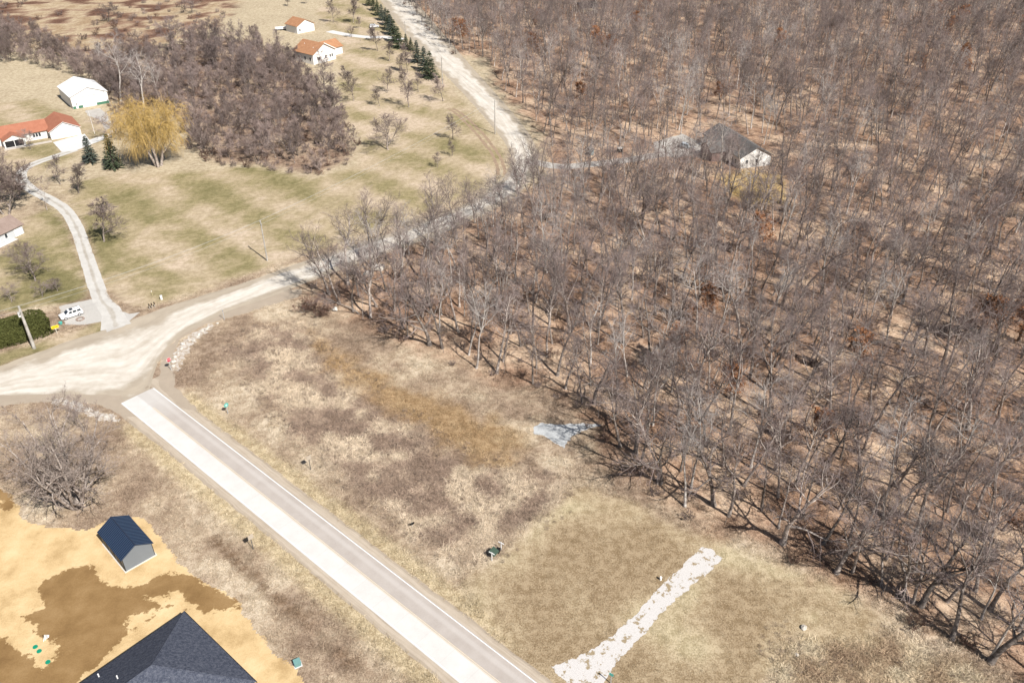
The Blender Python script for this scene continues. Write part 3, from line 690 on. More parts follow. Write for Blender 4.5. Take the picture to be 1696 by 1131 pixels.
# single trees on the lawns: base pixel, top row in the photo, kind, label
def lone(u, v, vt, L, label, name='bare_tree', group=None, wide=1.0, rz=None):
    p = G(u, v); s = max(1.0, height_from(u, v, vt))/L['H']; wide *= 1.2
    return plant(L, p.x, p.y, 0, s*wide, R.rand()*6.28 if rz is None else rz, name, label, 'tree', group, s)
lone(172,400,312,OR[0],'bare upright tree leaning over the middle bend of the gravel driveway',wide=1.2)
lone(78,348,287,ST[1],'thin dead tree beside the driveway bend above the small grey house',wide=1.3)
lone(58,465,402,BR[0],'round-crowned bare tree on the lawn in front of the small grey house',wide=1.1)
lone(100,306,255,OR[1],'bare tree inside the driveway curve, nearest the two spruces')
lone(130,320,265,OR[2],'bushy bare tree inside the driveway curve, lower of the pair',wide=1.4)
lone(70,492,468,BR[1],'low bare bush behind the clipped hedge, left of a garden stake',wide=1.3)
lone(95,482,462,BR[0],'low bare bush on the lawn above the white car',wide=1.4)
lone(20,500,475,BR[1],'small bare bush behind the utility pole by the hedge',wide=1.2)
lone(50,248,215,BR[0],'small bare tree in front of the ranch house porch')
lone(200,232,188,BR[1],'spreading bare tree between the barn and the willow',wide=1.2)
lone(643,248,188,BR[0],'broad low-branched bare tree alone in the middle of the lawn',wide=1.25)
lone(238,184,76,FT[8],'large silvery pale tree in front of the thicket by the barn',wide=1.15)
lone(200,168,52,FT[9],'silvery pale tree standing behind the right corner of the barn',wide=1.0)
lone(268,176,90,FT[9],'silvery pale tree above the willow crown',wide=1.0)
lone(172,118,62,FT[9],'pale grey tree at the end of the row beyond the barn')
lone(320,22,-6,BR[1],'bare tree at the top edge beside the reddish field',wide=1.3)
lone(290,85,28,BR[0],'dark spreading tree standing apart above the thicket',wide=1.1)
lone(180,36,4,BR[1],'dark bushy tree in the far reddish field',wide=1.4)
lone(420,125,75,BR[1],'round olive-grey tree at the top of the thicket',wide=1.2)
lone(360,112,62,BR[0],'round-crowned tree on the upper edge of the thicket',wide=1.2)
lone(540,165,90,OR[3],'tall bare tree in front of the far orange-roofed house',wide=1.1)
lone(586,167,100,OR[0],'tall bare tree at the lawn edge right of the far house')
lone(556,190,120,OR[1],'bare tree at the lower right corner of the thicket')
lone(626,85,40,OR[2],'bare tree beside the far drive, left of the spruce row')
lone(677,178,112,OR[3],'tall bare tree on the lawn below the spruce row')
lone(734,168,118,OR[0],'bare tree close to the road below the lowest spruce')
lone(675,120,70,OR[1],'bare tree just left of the lower spruces')
lone(585,38,-8,OR[2],'large bare tree on the lawn beyond the far garage',wide=1.2)
lone(552,38,-4,OR[3],'bare tree behind the far garage')
for (u, v, vt) in ((597,74,62),(613,69,42),(604,92,78),(645,102,66),(661,118,86),(693,153,118),(641,154,112),(629,176,142),(715,178,158),(749,208,190),(750,231,188),(749,258,232),(725,278,252),(476,11,-12),(507,7,-15),(595,47,25),(560,46,34),(625,128,114)):
    lone(u, v, vt, OR[R.randint(4)] if vt < v-20 else ST[R.randint(4)], 'young bare tree planted '+('beside the far drive' if v < 80 else 'near the spruce row' if u > 640 and v < 160 else 'near the road bend' if u > 700 else 'right of the thicket'), 'young_tree', 'young trees on the far lawn', wide=1.15)
E_ = lone(582,62,44,BR[0],'small rust-leaved tree beside the far drive')
E_.children[1].data = E_.children[1].data.copy(); E_.children[1].data.materials[0] = TWIG_RED
# scrub at the left frame edge
for k,(u, v, vt) in enumerate(((10,355,262),(28,330,275),(-8,330,250))):
    lone(u, v, vt, SB[k], ('dense dark scrub tree at the left frame edge above the small grey house','scrub tree on the right of the left-edge clump','tall scrub tree cut by the left frame edge')[k], 'scrub_tree', wide=1.2)
# maroon brush at the wood corner
for k,(u, v, s) in enumerate(((505,518,1.3),(520,512,1.5),(540,520,1.2),(528,525,1.1))):
    p = G(u, v); plant(SH[1], p.x, p.y, 0, s, k*1.7, 'shrub', 'dense maroon-twigged shrub at the roadside corner of the wood', 'shrub', 'maroon shrubs at the wood corner')
# leaning trees that frame the wood corner by the road
for k,(u, v, tx, ty, s, lab) in enumerate(((594,520,-.55,.1,.62,'dark tree leaning hard left over the gravel road at the wood corner'),(620,500,-.45,.05,.75,'leaning tree second from the wood corner, above the maroon shrubs'),(668,545,-.2,.1,.85,'forked dark tree at the wood edge right of the maroon shrubs'))):
    p = G(u, v); L = FT[(2,5,7)[k]]; e = plant(L, p.x, p.y, 0, s, 0, 'bare_tree', lab, 'tree'); e.rotation_euler = (ty, tx, 0)

lone(1462,852,655,FT[8],'tall white-barked tree with a forked crown, brightest in the near wood',wide=.72)
lone(1124,216,112,FT[9],'tall white-limbed tree rising behind the drive of the house in the wood',wide=.85)
lone(1640,1010,800,FT[5],'stout tree with a pale twiggy crown at the lower right frame edge',wide=.85)
for k,(u, v, vt) in enumerate(((1625,575,470),(1660,560,478),(1690,590,480))): lone(u, v, vt, FT[10], ('rust-brown leafy tree near the middle of the right edge, left of two others','rust-brown leafy tree between two others near the right edge','rust-brown leafy tree cut by the right frame edge')[k], wide=.9)
# stout crooked-limbed trees along the front edge of the wood
OK_ = [lib('oak', 320+k, BARK, TWIG, H=17, bole=.26, trunk_r=.40, n1=10, n2=7, n3=6, n4=4, spread=1.05, lean=.08, a1=(38,72), l1=.5, wander=.08, twig_w=.02) for k in range(3)]
for k, (u, v, vt, lab) in enumerate(((1640,1096,905,'nearest the lower right corner'),(1524,1003,840,'right of a close pair above the tall grass'),(1496,990,830,'left of a close pair above the tall grass'),(1385,948,790,'above the white rock in the tall grass'),(1296,900,745,'up and right of the stone strip end'),(1182,836,690,'straight above the stone strip end'),(1094,800,650,'left of the stone strip end'),(1052,752,610,'right of the pale stone patch'),(985,668,540,'just above the pale stone patch'),(712,572,430,'behind the upper end of the ochre weeds'))):
    lone(u, v, vt, OK_[k%3], 'stout crooked-limbed tree on the wood edge '+lab, wide=.92)
# many-stemmed tree beside the shed
big = lib('spreading', 301, BARK, m_bark('twig_tan_grey', (.19,.15,.13), (.40,.335,.30), .05, .4), H=12.5, bole=.14, trunk_r=.24, n1=9, n2=7, n3=6, n4=4, spread=1.0, stems=9, splay=.52, a1=(25,55), l1=.45, wander=.07, twig_w=.02)
p = G(128, 838); plant(big, p.x, p.y, 0, 1.55, .6, 'spreading_tree', 'wide many-stemmed bare tree between the intersection and the navy shed', 'tree', None, 1.7)
p = G(140, 716); plant(BR[1], p.x, p.y, 0, .55, .6, 'bare_tree', 'thin upright bare tree just behind the wide many-stemmed tree', 'tree', None, .85)

# willow
def willow():
    rng = np.random.RandomState(8); T, C = MB(), MB(); st = 3
    a = np.array([.3,2.5,4.4]); d0 = np.stack([.35*np.cos(a),.35*np.sin(a),np.ones(3)],1)
    P0 = grow(rng, np.stack([.5*np.cos(a),.5*np.sin(a),np.full(3,-.2)],1), d0, np.full(3,6.5), 8, .1, .05); R0 = .34*(1-.7*np.linspace(0,1,8))[None]*np.ones((3,1)); T.tube(P0,R0,7)
    b,d,l,r = kids(rng,P0,R0,np.full(3,6.5),12,.3,1,25,60,.95,.2,.6,.25); P1 = grow(rng,b,d,l,7,.12,.06); R1 = r[:,None]*np.linspace(1,.25,7)[None]; T.tube(P1,R1,5)
    b,d,l,r = kids(rng,P1,R1,l,11,.25,1,30,70,.5,.2,.5,.1); P2 = grow(rng,b,d,l,6,.12,-.12); C.tube(P2, np.maximum(r[:,None]*np.linspace(1,.3,6)[None],.014), 3)
    b,d,l,r = kids(rng,P2,np.full((len(P2),6),.02),l,26,.05,1,20,85,1.0,.2,.5,-.05); P3 = grow(rng,b,d,np.clip(l*1.25,.8,3.0)*rng.uniform(.6,1.2,len(b)),6,.2,-.34)
    P3[:,:,2] = np.maximum(P3[:,:,2], .5+.6*rng.rand(len(P3))[:,None]); C.rib(rng,P3,np.full(len(P3),.034))
    return T, C
T, C = willow()
p = G(263, 276); s = height_from(263,276,178)/9.5
e = empty('willow_tree', (p.x,p.y,0), .4, 'golden-yellow weeping willow on the lawn left of the thicket', 'tree', None, (s*.72,s*.72,s*1.0))
child('trunk', T.mesh('willow_trunk', BARK), e); child('crown', C.mesh('willow_crown', m_leaf('willow_golden_twig', (.36,.235,.075), (.62,.44,.175), .05), False), e)

# spruces
def spruce(seed, H=9, rad=2.5):
    rng = np.random.RandomState(seed); T, C = MB(), MB()
    P0 = np.array([[[0,0,-.2],[0,0,H*.5],[0,0,H]]],float); T.tube(P0, np.array([[.16,.1,.02]]), 6)
    n = 190; h = np.sort(rng.rand(n)**1.15)*.96+.02; az = np.arange(n)*2.4+rng.rand(n); L = rad*(1-h)**.85*rng.uniform(.75,1.1,n)+.12
    b = np.stack([np.zeros(n),np.zeros(n),h*H],1); d = np.stack([np.cos(az),np.sin(az),np.full(n,.12)],1)
    P = grow(rng,b,d,L,5,.05,-.05); T.tube(P, np.linspace(.03,.008,5)[None]*np.ones((n,1)), 3)
    m = 46; idx = np.repeat(np.arange(n), m); t = .12+.88*rng.rand(len(idx))**.8; f = t*4; k = np.minimum(f.astype(int),3); fr = (f-k)[:,None]
    c = P[idx,k]*(1-fr)+P[idx,k+1]*fr; tan = unit(P[idx,k+1]-P[idx,k]); side = unit(np.cross(tan,[0,0,1.]))*np.where(rng.rand(len(idx))<.5,-1,1)[:,None]
    ln = (.16+.34*(1-t)*L[idx]/rad+.12*rng.rand(len(idx)))[:,None]; dd = unit(tan*.8+side*rng.uniform(.1,1,(len(idx),1))+np.array([0,0,-.22])+rng.normal(0,.15,tan.shape))
    wd = unit(np.cross(dd, rng.normal(0,1,dd.shape)+[0,0,1.5]))*.075
    C.tris(np.stack([c-wd, c+wd, c+dd*ln],1)); return T, C
SPM = m_leaf('spruce_needles', (.032,.046,.024), (.10,.13,.07), .25)
SPB = m_leaf('blue_spruce_needles', (.042,.062,.05), (.12,.155,.125), .2)
SP = []
for k in range(3):
    T, C = spruce(400+k, 9, (2.3,2.7,2.5)[k]); SP.append(dict(trunk=T.mesh('spruce_trunk', BARK), crown=C.mesh('spruce_crown', (SPM,SPM,SPB)[k], False), H=9))
lone(152,270,224,SP[2],'dark green spruce left of a larger spruce by the driveway','spruce_tree')
lone(190,279,221,SP[0],'larger dark green spruce beside the golden willow','spruce_tree')
ORD = ['nearest','second','third','fourth','fifth','sixth','seventh','eighth','ninth','tenth','eleventh','twelfth','thirteenth','farthest']
for i, (u, v, vt, k) in enumerate(((713,130,84,1),(703,118,76,2),(691,104,66,2),(681,84,62,0),(673,82,56,0),(661,80,44,1),(654,70,32,1),(648,58,22,2),(645,50,16,1),(640,42,12,2),(633,34,6,2),(626,26,0,0),(619,18,-6,0),(611,10,-14,0))):
    lone(u, v, vt, SP[k], ORD[i]+' spruce counted up the roadside row from its lower end', 'spruce_tree', 'spruce row along the road', wide=1.0)

# clipped hedge beside the utility pole
def hedge(e, L, D, Hh, seed):
    rng = np.random.RandomState(seed); n = 15000
    # points on a rounded box with bumps
    q = rng.uniform(-1,1,(n,3)); ax = rng.choice(3,n,p=[.15,.4,.45]); q[np.arange(n),ax] = np.where(ax==2,1,np.sign(q[np.arange(n),ax])); q[:,2] = np.where(ax==2,1,q[:,2])
    q = np.sign(q)*np.abs(q); k = np.linalg.norm(np.abs(q)**4,axis=1)**.25; q = q/k[:,None]*np.where(ax==2,1,1)[:,None]
    c = q*[L/2,D/2,Hh/2]+[0,0,Hh/2]; b = fnoise(c[:,0]*.8+3,c[:,1]*.8+c[:,2]*.9,4); c = c*(1+.22*b)[:,None]; c[:,2] = np.maximum(c[:,2],.12)
    ed = rng.normal(0,.13,(n,3,3)); M = MB(); M.tris(c[:,None]+ed); return M
p0, p1 = G(-45,592), G(88,556); L_ = (p1-p0).length
mid_ = (p0+p1)/2; ang = math.atan2(p1.y-p0.y, p1.x-p0.x); nrm = Vector((-math.sin(ang), math.cos(ang),0))
e = empty('hedge', mid_+nrm*3.0, ang, 'dense dark olive clipped hedge behind the near utility pole', 'hedge')
HM = m_leaf('hedge_foliage', (.035,.042,.010), (.125,.13,.04), .1, scale=1.4)
child('foliage', hedge(e, L_, 6.0, 4.3, 4).mesh('hedge_foliage', HM, False), e)
bm = bmesh.new(); bmesh.ops.create_icosphere(bm, subdivisions=4, radius=1)
for v in bm.verts:
    c = v.co; k = (abs(c.x)**4+abs(c.y)**4+abs(c.z)**4)**.25; v.co = Vector((c.x/k*L_*.47, c.y/k*2.7, c.z/k*1.95+2.0))
me = bpy.data.meshes.new('hedge_core'); bm.to_mesh(me); bm.free(); me.materials.append(HM); child('inner_growth', me, e)

# ------------------------------------------------------------------ building helpers
def box(bm, x0,x1,y0,y1,z0,z1):
    vs = [bm.verts.new(c) for c in ((x0,y0,z0),(x1,y0,z0),(x1,y1,z0),(x0,y1,z0),(x0,y0,z1),(x1,y0,z1),(x1,y1,z1),(x0,y1,z1))]
    for f in ((3,2,1,0),(4,5,6,7),(0,1,5,4),(1,2,6,5),(2,3,7,6),(3,0,4,7)): bm.faces.new([vs[i] for i in f])
def slab(bm, pts, th):
    """thin plate: pts counter-clockwise seen from outside, thickness goes inward"""
    p = [Vector(q) for q in pts]; n = (p[1]-p[0]).cross(p[2]-p[0]).normalized()
    a = [bm.verts.new(q) for q in p]; b = [bm.verts.new(q-n*th) for q in p]; k = len(p)
    bm.faces.new(a); bm.faces.new(b[::-1])
    for i in range(k): bm.faces.new((a[i], b[i], b[(i+1)%k], a[(i+1)%k]))
def prism(bm, prof, y0, y1):
    a = [bm.verts.new((x,y0,z)) for x,z in prof]; b = [bm.verts.new((x,y1,z)) for x,z in prof]; k = len(prof)
    bm.faces.new(a); bm.faces.new(b[::-1])
    for i in range(k): bm.faces.new((a[(i+1)%k], a[i], b[i], b[(i+1)%k]))
def cyl(bm, p0, p1, r0, r1=None, n=10, cap=True):
    p0, p1 = Vector(p0), Vector(p1); r1 = r0 if r1 is None else r1; d = (p1-p0).normalized()
    u = d.orthogonal().normalized(); w_ = d.cross(u)
    A = [bm.verts.new(p0+(u*math.cos(2*math.pi*i/n)+w_*math.sin(2*math.pi*i/n))*r0) for i in range(n)]
    B = [bm.verts.new(p1+(u*math.cos(2*math.pi*i/n)+w_*math.sin(2*math.pi*i/n))*r1) for i in range(n)]
    for i in range(n): bm.faces.new((A[i],A[(i+1)%n],B[(i+1)%n],B[i]))
    if cap: bm.faces.new(A[::-1]); bm.faces.new(B)
def part(name, parent, m, fn, bevel=0.0, label=None):
    bm = bmesh.new(); fn(bm)
    bmesh.ops.recalc_face_normals(bm, faces=bm.faces)
    if bevel: bmesh.ops.bevel(bm, geom=bm.edges[:], offset=bevel, segments=2, affect='EDGES', clamp_overlap=True)
    me = bpy.data.meshes.new(name); bm.to_mesh(me); bm.free(); me.materials.append(m)
    o = child(name, me, parent)
    if label: o['label'] = label
    return o
def frame_px(a, b):
    A, B = G(*a), G(*b); return A, math.atan2(B.y-A.y, B.x-A.x), (B-A).length

WHITE = flat('white_siding', (.78,.77,.75), .6, .05, 2); WHITE_TRIM = flat('white_trim', (.80,.80,.79), .5, .03)
GLASS = flat('window_glass', (.03,.04,.05), .12, .1, 1, .5); DARK = flat('dark_trim', (.018,.018,.02), .5, .1)
def m_shingle(name, a, b, s=5.0):
    n = NT(name, .9, .15); g = n.math('ADD', n.math('MULTIPLY', n.noise(s, 3, .8), .6), n.math('MULTIPLY', n.noise(.6, 3, .6), .4))
    n.bump(n.noise(s, 2, .7), .4, .03); return n.done(n.ramp(g, [(.38, a), (.62, b)]))
ORANGE = m_shingle('orange_shingles', (.30,.15,.08), (.42,.225,.125)); RUST = m_shingle('rust_shingles', (.29,.115,.072), (.38,.165,.105))
def m_charcoal():
    n = NT('charcoal_shingles', .9, .15)
    g = n.noise(2.6, 4, .85); sp = n.rng(n.noise(9, 2, .8), .6, .7, 0, .8)
    col = n.mix(sp, n.ramp(g, [(.36, (.030,.036,.054)), (.5, (.060,.068,.094)), (.64, (.10,.108,.135))]), (.17,.175,.195))
    n.bump(g, .5, .03); return n.done(col)
CHARCOAL = m_charcoal()
GREYROOF = m_shingle('grey_shingles', (.095,.09,.088), (.155,.148,.142)); BROWNROOF = m_shingle('brown_shingles', (.21,.155,.13), (.29,.225,.195))

def gable(e, W, L, hw, rise, axis, wallm, roofm, oh=.4, th=.16, x0=0, y0=0, trim=WHITE_TRIM, roof_name='roof'):
    """wall body and two roof slopes; ridge along 'y' (gable faces front) or 'x'; wall pieces butt under the roof"""
    if axis == 'y':
        pf = lambda bm: prism(bm, [(x0,-.1),(x0+W,-.1),(x0+W,hw),(x0+W/2,hw+rise),(x0,hw)], y0, y0+L)
        k = rise/(W/2); zo = hw-oh*k; t = .012
        a = [(x0-oh,y0+L+oh,zo+t),(x0-oh,y0-oh,zo+t),(x0+W/2,y0-oh,hw+rise+t),(x0+W/2,y0+L+oh,hw+rise+t)]
        b = [(x0+W+oh,y0-oh,zo+t),(x0+W+oh,y0+L+oh,zo+t),(x0+W/2,y0+L+oh,hw+rise+t),(x0+W/2,y0-oh,hw+rise+t)]
    else:
        def pf(bm):
            prof = [(y0,-.1),(y0+L,-.1),(y0+L,hw),(y0+L/2,hw+rise),(y0,hw)]
            A = [bm.verts.new((x0,y,z)) for y,z in prof]; B = [bm.verts.new((x0+W,y,z)) for y,z in prof]
            bm.faces.new(A[::-1]); bm.faces.new(B)
            for i in range(5): bm.faces.new((A[i],A[(i+1)%5],B[(i+1)%5],B[i]))
        k = rise/(L/2); zo = hw-oh*k; t = .012
        a = [(x0-oh,y0-oh,zo+t),(x0+W+oh,y0-oh,zo+t),(x0+W+oh,y0+L/2,hw+rise+t),(x0-oh,y0+L/2,hw+rise+t)]
        b = [(x0+W+oh,y0+L+oh,zo+t),(x0-oh,y0+L+oh,zo+t),(x0-oh,y0+L/2,hw+rise+t),(x0+W+oh,y0+L/2,hw+rise+t)]
    part('wall', e, wallm, pf)
    for q in (a, b):
        up = [(x,y,z+th) for x,y,z in q]
        r = part(roof_name, e, roofm, lambda bm: slab(bm, up, th))
        # pale fascia under the lower edge
        (ax,ay,az),(bx_,by,bz) = q[1] if axis=='y' else q[0], q[0] if axis=='y' else q[1]
def window(e, x, z, w_, h, wall, off, m=None, label=None):
    """window proud of a wall: wall 'front' (y=off), 'right' (x=off), 'left' (x=off)"""
    sgn = {'front':-1,'left':-1,'right':1,'back':1}[wall]
    def put(bm, a, b, z0, z1, d0, d1):
        if wall in ('front','back'): box(bm, a, b, *sorted((off+sgn*d0, off+sgn*d1)), z0, z1)
        else: box(bm, *sorted((off+sgn*d0, off+sgn*d1)), a, b, z0, z1)
    f = part('window', e, WHITE_TRIM, lambda bm: [put(bm,x-.08,x+w_+.08,z-.08,z,.003,.06),put(bm,x-.08,x+w_+.08,z+h,z+h+.08,.003,.06),put(bm,x-.08,x,z,z+h,.003,.06),put(bm,x+w_,x+w_+.08,z,z+h,.003,.06)])
    part('pane', f, m or GLASS, lambda bm: put(bm,x,x+w_,z,z+h,.004,.03))
def panel(e, name, m, x0, x1, z0, z1, wall, off, d=.05, label=None):
    sgn = {'front':-1,'left':-1,'right':1,'back':1}[wall]
    def fn(bm):
        if wall in ('front','back'): box(bm, x0, x1, *sorted((off+sgn*.003, off+sgn*d)), z0, z1)
        else: box(bm, *sorted((off+sgn*.003, off+sgn*d)), x0, x1, z0, z1)
    return part(name, e, m, fn, label=label)

# navy metal shed
NAVY = flat('navy_metal', (.011,.022,.052), .45, .10, 1.2, .4); SHEDWALL = flat('blue_grey_metal', (.165,.185,.205), .5, .05, 1.5)
A, an, W = frame_px((209,946.5), (257.3,919)); L = 7.9
e = empty('shed', A, an, 'small navy-roofed metal shed on the sandy yard', 'shed')
gable(e, W, L, 2.7, 1.35, 'y', SHEDWALL, NAVY, .25, .08)
def ribs(bm):
    k = 1.35/(W/2); zo = 2.7-.25*k
    for side in (0,1):
        for i in range(22):
            y = -.2+(L+.4)*i/21; x_e = -.24 if side == 0 else W+.24; xr = W/2-.06 if side == 0 else W/2+.06
            z_e, z_r = zo+.095+.01*k, 2.7+1.35+.095-.06*k
            p = [(x_e,y-.03,z_e),(x_e,y+.03,z_e),(xr,y+.03,z_r),(xr,y-.03,z_r)]
            if side == 0: p = p[::-1]
            slab(bm, [(a,b,c+.045) for a,b,c in p], .05)
part('roof_rib', e, flat('navy_rib_sunlit', (.05,.08,.13), .4, .05, 1, .5), ribs)  # ribs lighter than the roof: sun highlights put into their colour
part('ridge_cap', e, NAVY, lambda bm: prism(bm, [(W/2-.11,4.10),(W/2+.11,4.10),(W/2,4.20)], -.27, L+.27))
for x in (-.02, W-.06): part('corner_trim', e, DARK, lambda bm: box(bm, x, x+.08, -.03, .06, 0, 2.66))
part('base_slab', e, flat('concrete_slab', (.62,.58,.52), .9, .1), lambda bm: box(bm, -.22, W+.22, -.22, L+.22, -.05, .09))
for y in (1.0, 3.4, 5.9): panel(e, 'door', DARK, y, y+1.5, .1, 2.1, 'left', 0)  # dark plates on the wall, painting the shade of its door openings
part('wainscot', e, flat('shed_dark_panel', (.05,.055,.06), .6, .1), lambda bm: box(bm, -.06, -.003, .1, .95, .1, 1.0))

# foreground house: hip roof cut by the lower frame edge
A, B, C = G(305,1012,3.2), G(424,1128,3.2), G(125,1131,3.2)
dx = (B-A).normalized(); Wd = (B-A).length; dy = Vector((dx.y,-dx.x,0)); 
if dy.dot(C-A) < 0: dy = -dy
an = math.atan2(dx.y, dx.x); e = empty('house', (A.x,A.y,0), an, 'house with charcoal hip roof at the lower left frame edge', 'house')
sg = 1 if Vector((-math.sin(an),math.cos(an),0)).dot(dy) > 0 else -1
LL = 24.0; rs2 = Wd/2*.55; z0 = 3.2
q = lambda x, y, z: (x, sg*y, z)
c = [q(0,0,z0),q(Wd,0,z0),q(Wd,LL,z0),q(0,LL,z0)]; r0, r1 = q(Wd/2,Wd/2,z0+rs2), q(Wd/2,LL-Wd/2,z0+rs2)
def face(nm, pts):
    p = [Vector(v) for v in pts]
    if (p[1]-p[0]).cross(p[2]-p[0]).z < 0: p = p[::-1]
    part('roof_slope', e, CHARCOAL, lambda bm: slab(bm, p, .12))
face('a',[c[0],c[1],r0]); face('b',[c[1],c[2],r1,r0]); face('c',[c[2],c[3],r1]); face('d',[c[3],c[0],r0,r1])
def caps(bm):
    for a, b in ((c[0],r0),(c[1],r0),(r0,r1),(c[2],r1),(c[3],r1)): cyl(bm, Vector(a)+Vector((0,0,-.02)), Vector(b)+Vector((0,0,.0)), .10, n=8)
part('hip_cap', e, CHARCOAL, caps)
part('wall', e, flat('house_wall', (.55,.54,.52), .7), lambda bm: box(bm, .5, Wd-.5, *sorted((sg*.5, sg*(LL-.5))), -.1, 3.08))
part('gutter', e, DARK, lambda bm: [box(bm, -.1, Wd+.1, *sorted((-sg*.12,-sg*.01)), 3.0, 3.12), box(bm, -.12, -.01, *sorted((0, sg*LL)), 3.0, 3.12)])
for (u, v) in ((164,1120),(195,1123)):
    for z in np.arange(3.2, 9, .05):
        p = G(u, v, z); l = Matrix.Rotation(-an,3,'Z') @ (p-Vector((A.x,A.y,0)))
        yy = sg*l.y; zr = z0+min(l.x, yy, Wd-l.x)*.55
        if z >= zr: break
    part('vent_pipe', e, WHITE_TRIM, lambda bm: cyl(bm, (l.x,l.y,zr-.2), (l.x,l.y,zr+.55), .09))

# white barn
A, an, W = frame_px((121.7,181.5), (183.5,172.3)); an = math.radians(38); Lb = 18; W = 13.2
e = empty('barn', A, an, 'large all-white barn with green wainscot beyond the ranch house', 'barn')
gable(e, W, Lb, 4.6, 2.6, 'y', WHITE, flat('white_metal_roof', (.80,.80,.80), .45, .03), .35, .12)
GREEN = flat('green_panel', (.06,.17,.11), .6, .08)
for (a, b) in ((.05,1.1),(2.0,3.6),(8.6,13.1)): panel(e, 'wainscot', GREEN, a, b, 0, .95, 'front', 0)
panel(e, 'barn_door', WHITE_TRIM, 3.9, 8.4, .02, 3.9, 'front', 0, .09); panel(e, 'door', WHITE_TRIM, 1.15, 1.95, .02, 2.1, 'front', 0, .07)
panel(e, 'door_track', flat('grey_rail', (.4,.4,.4), .5), 3.6, 8.8, 4.0, 4.12, 'front', 0, .14); window(e, 1.3, 1.5, .45, .45, 'front', -.075)
for x in (3.0, 11.8): panel(e, 'barn_light', DARK, x, x+.2, 4.4, 4.6, 'front', 0, .2)

# ranch house with rust roof and white garage wing
A, an, W = frame_px((86,232), (140,220)); an = math.radians(36); W = 9.6
e = empty('ranch_house', A, an, 'long white ranch house with rust-coloured roof and garage wing', 'house')
gable(e, W, 13, 2.9, 2.5, 'y', WHITE, RUST, .45, .16)
gable(e, 21, 9.5, 2.8, 2.3, 'x', WHITE, RUST, .5, .16, -21.05, 3.2, roof_name='roof')
gable(e, 6.5, 3.6, 2.6, 1.5, 'y', WHITE, RUST, .3, .14, -14.5, -.5, roof_name='porch_roof')
panel(e, 'garage_door', WHITE_TRIM, .8, W-.8, .02, 2.35, 'front', 0, .06)
part('gable_trim', e, WHITE_TRIM, lambda bm: [slab(bm, [(-.45,-.5,2.62),(-.45,-.47,2.62),(W/2,-.47,5.40),(W/2,-.5,5.40)], .1), slab(bm, [(W/2,-.5,5.40),(W/2,-.47,5.40),(W+.45,-.47,2.62),(W+.45,-.5,2.62)], .1)])
for x in (-5.0,-4.1,-3.2): window(e, x, 1.0, .7, 1.2, 'front', 3.2)
for x in (-19.5,-18.2,-17.0): window(e, x, .9, .8, 1.3, 'front', 3.2)
panel(e, 'porch_shade_panel', DARK, -14.1, -8.4, .25, 2.3, 'front', -.5, .04)  # flat dark panel paints the shade inside the open porch
for x in (-14.2,-11.3,-8.5): part('porch_post', e, WHITE_TRIM, lambda bm: box(bm, x-.08, x+.08, -.66, -.56, 0, 2.45))
part('porch_deck', e, flat('pale_paving', (.50,.45,.40), .9, .12, 1), lambda bm: box(bm, -15, -.3, -2.4, -.7, -.05, .14))
# small grey house cut by the left edge
A = G(40.5,386); B = G(0,405.5); an = math.atan2(A.y-B.y, A.x-B.x)
e = empty('small_house', A, an, 'small pale grey house with brown roof cut by the left edge', 'house')
gable(e, 18, 7.5, 2.6, 1.9, 'x', flat('pale_grey_siding', (.50,.52,.54), .7, .06), BROWNROOF, .45, .14, -18, 0)
panel(e, 'garage_door', WHITE_TRIM, -2.7, -.3, .02, 2.1, 'front', 0); window(e, -5.6, .9, .7, 1.2, 'front', 0); window(e, -8.2, .5, 1.0, 1.6, 'front', 0, WHITE_TRIM)
part('front_step', e, M_PALE, lambda bm: box(bm, -12, -3.4, -1.6, -.1, -.02, .1))
# far orange-roofed house
A, an, W = frame_px((520,108), (560.5,95.6)); an = math.radians(52); W = 13.0
e = empty('house', A, an, 'far white house with orange roof beside the spruce lawn', 'house')
gable(e, W, 13, 4.4, 3.6, 'y', WHITE, ORANGE, .5, .18)
gable(e, 9, 9.5, 3.4, 2.4, 'x', WHITE, ORANGE, .5, .17, W+.02, 5.5)
for x in (2.2,3.2,6.8,9.4,10.6): window(e, x, 1.6, .75, 1.3, 'front', 0)
for y in (1.5,5.0,9.0): window(e, y, 1.4, 1.0, 1.4, 'left', 0)
part('roof_vent', e, WHITE_TRIM, lambda bm: [cyl(bm, (x,y,z-.3), (x,y,z+.35), .16) for x,y,z in ((3.2,3,4.4+3.2*.554),(4.3,10,4.4+4.3*.554))])
part('gable_trim', e, WHITE_TRIM, lambda bm: slab(bm, [(W/2,-.55,8.15),(W/2,-.5,8.15),(W+.5,-.5,4.3),(W+.5,-.55,4.3)], .3))
A, an, W = frame_px((493,56.7), (525,50)); an = math.radians(48); W = 10.5
e = empty('garage', A, an, 'detached white garage with orange roof behind the far house', 'garage')
gable(e, W, 9.5, 3.6, 2.6, 'y', WHITE, ORANGE, .45, .17)
panel(e, 'garage_door', WHITE_TRIM, 5.2, 9.4, .02, 2.6, 'front', 0, .07); window(e, 1.2, 1.1, .8, 1.0, 'front', 0)
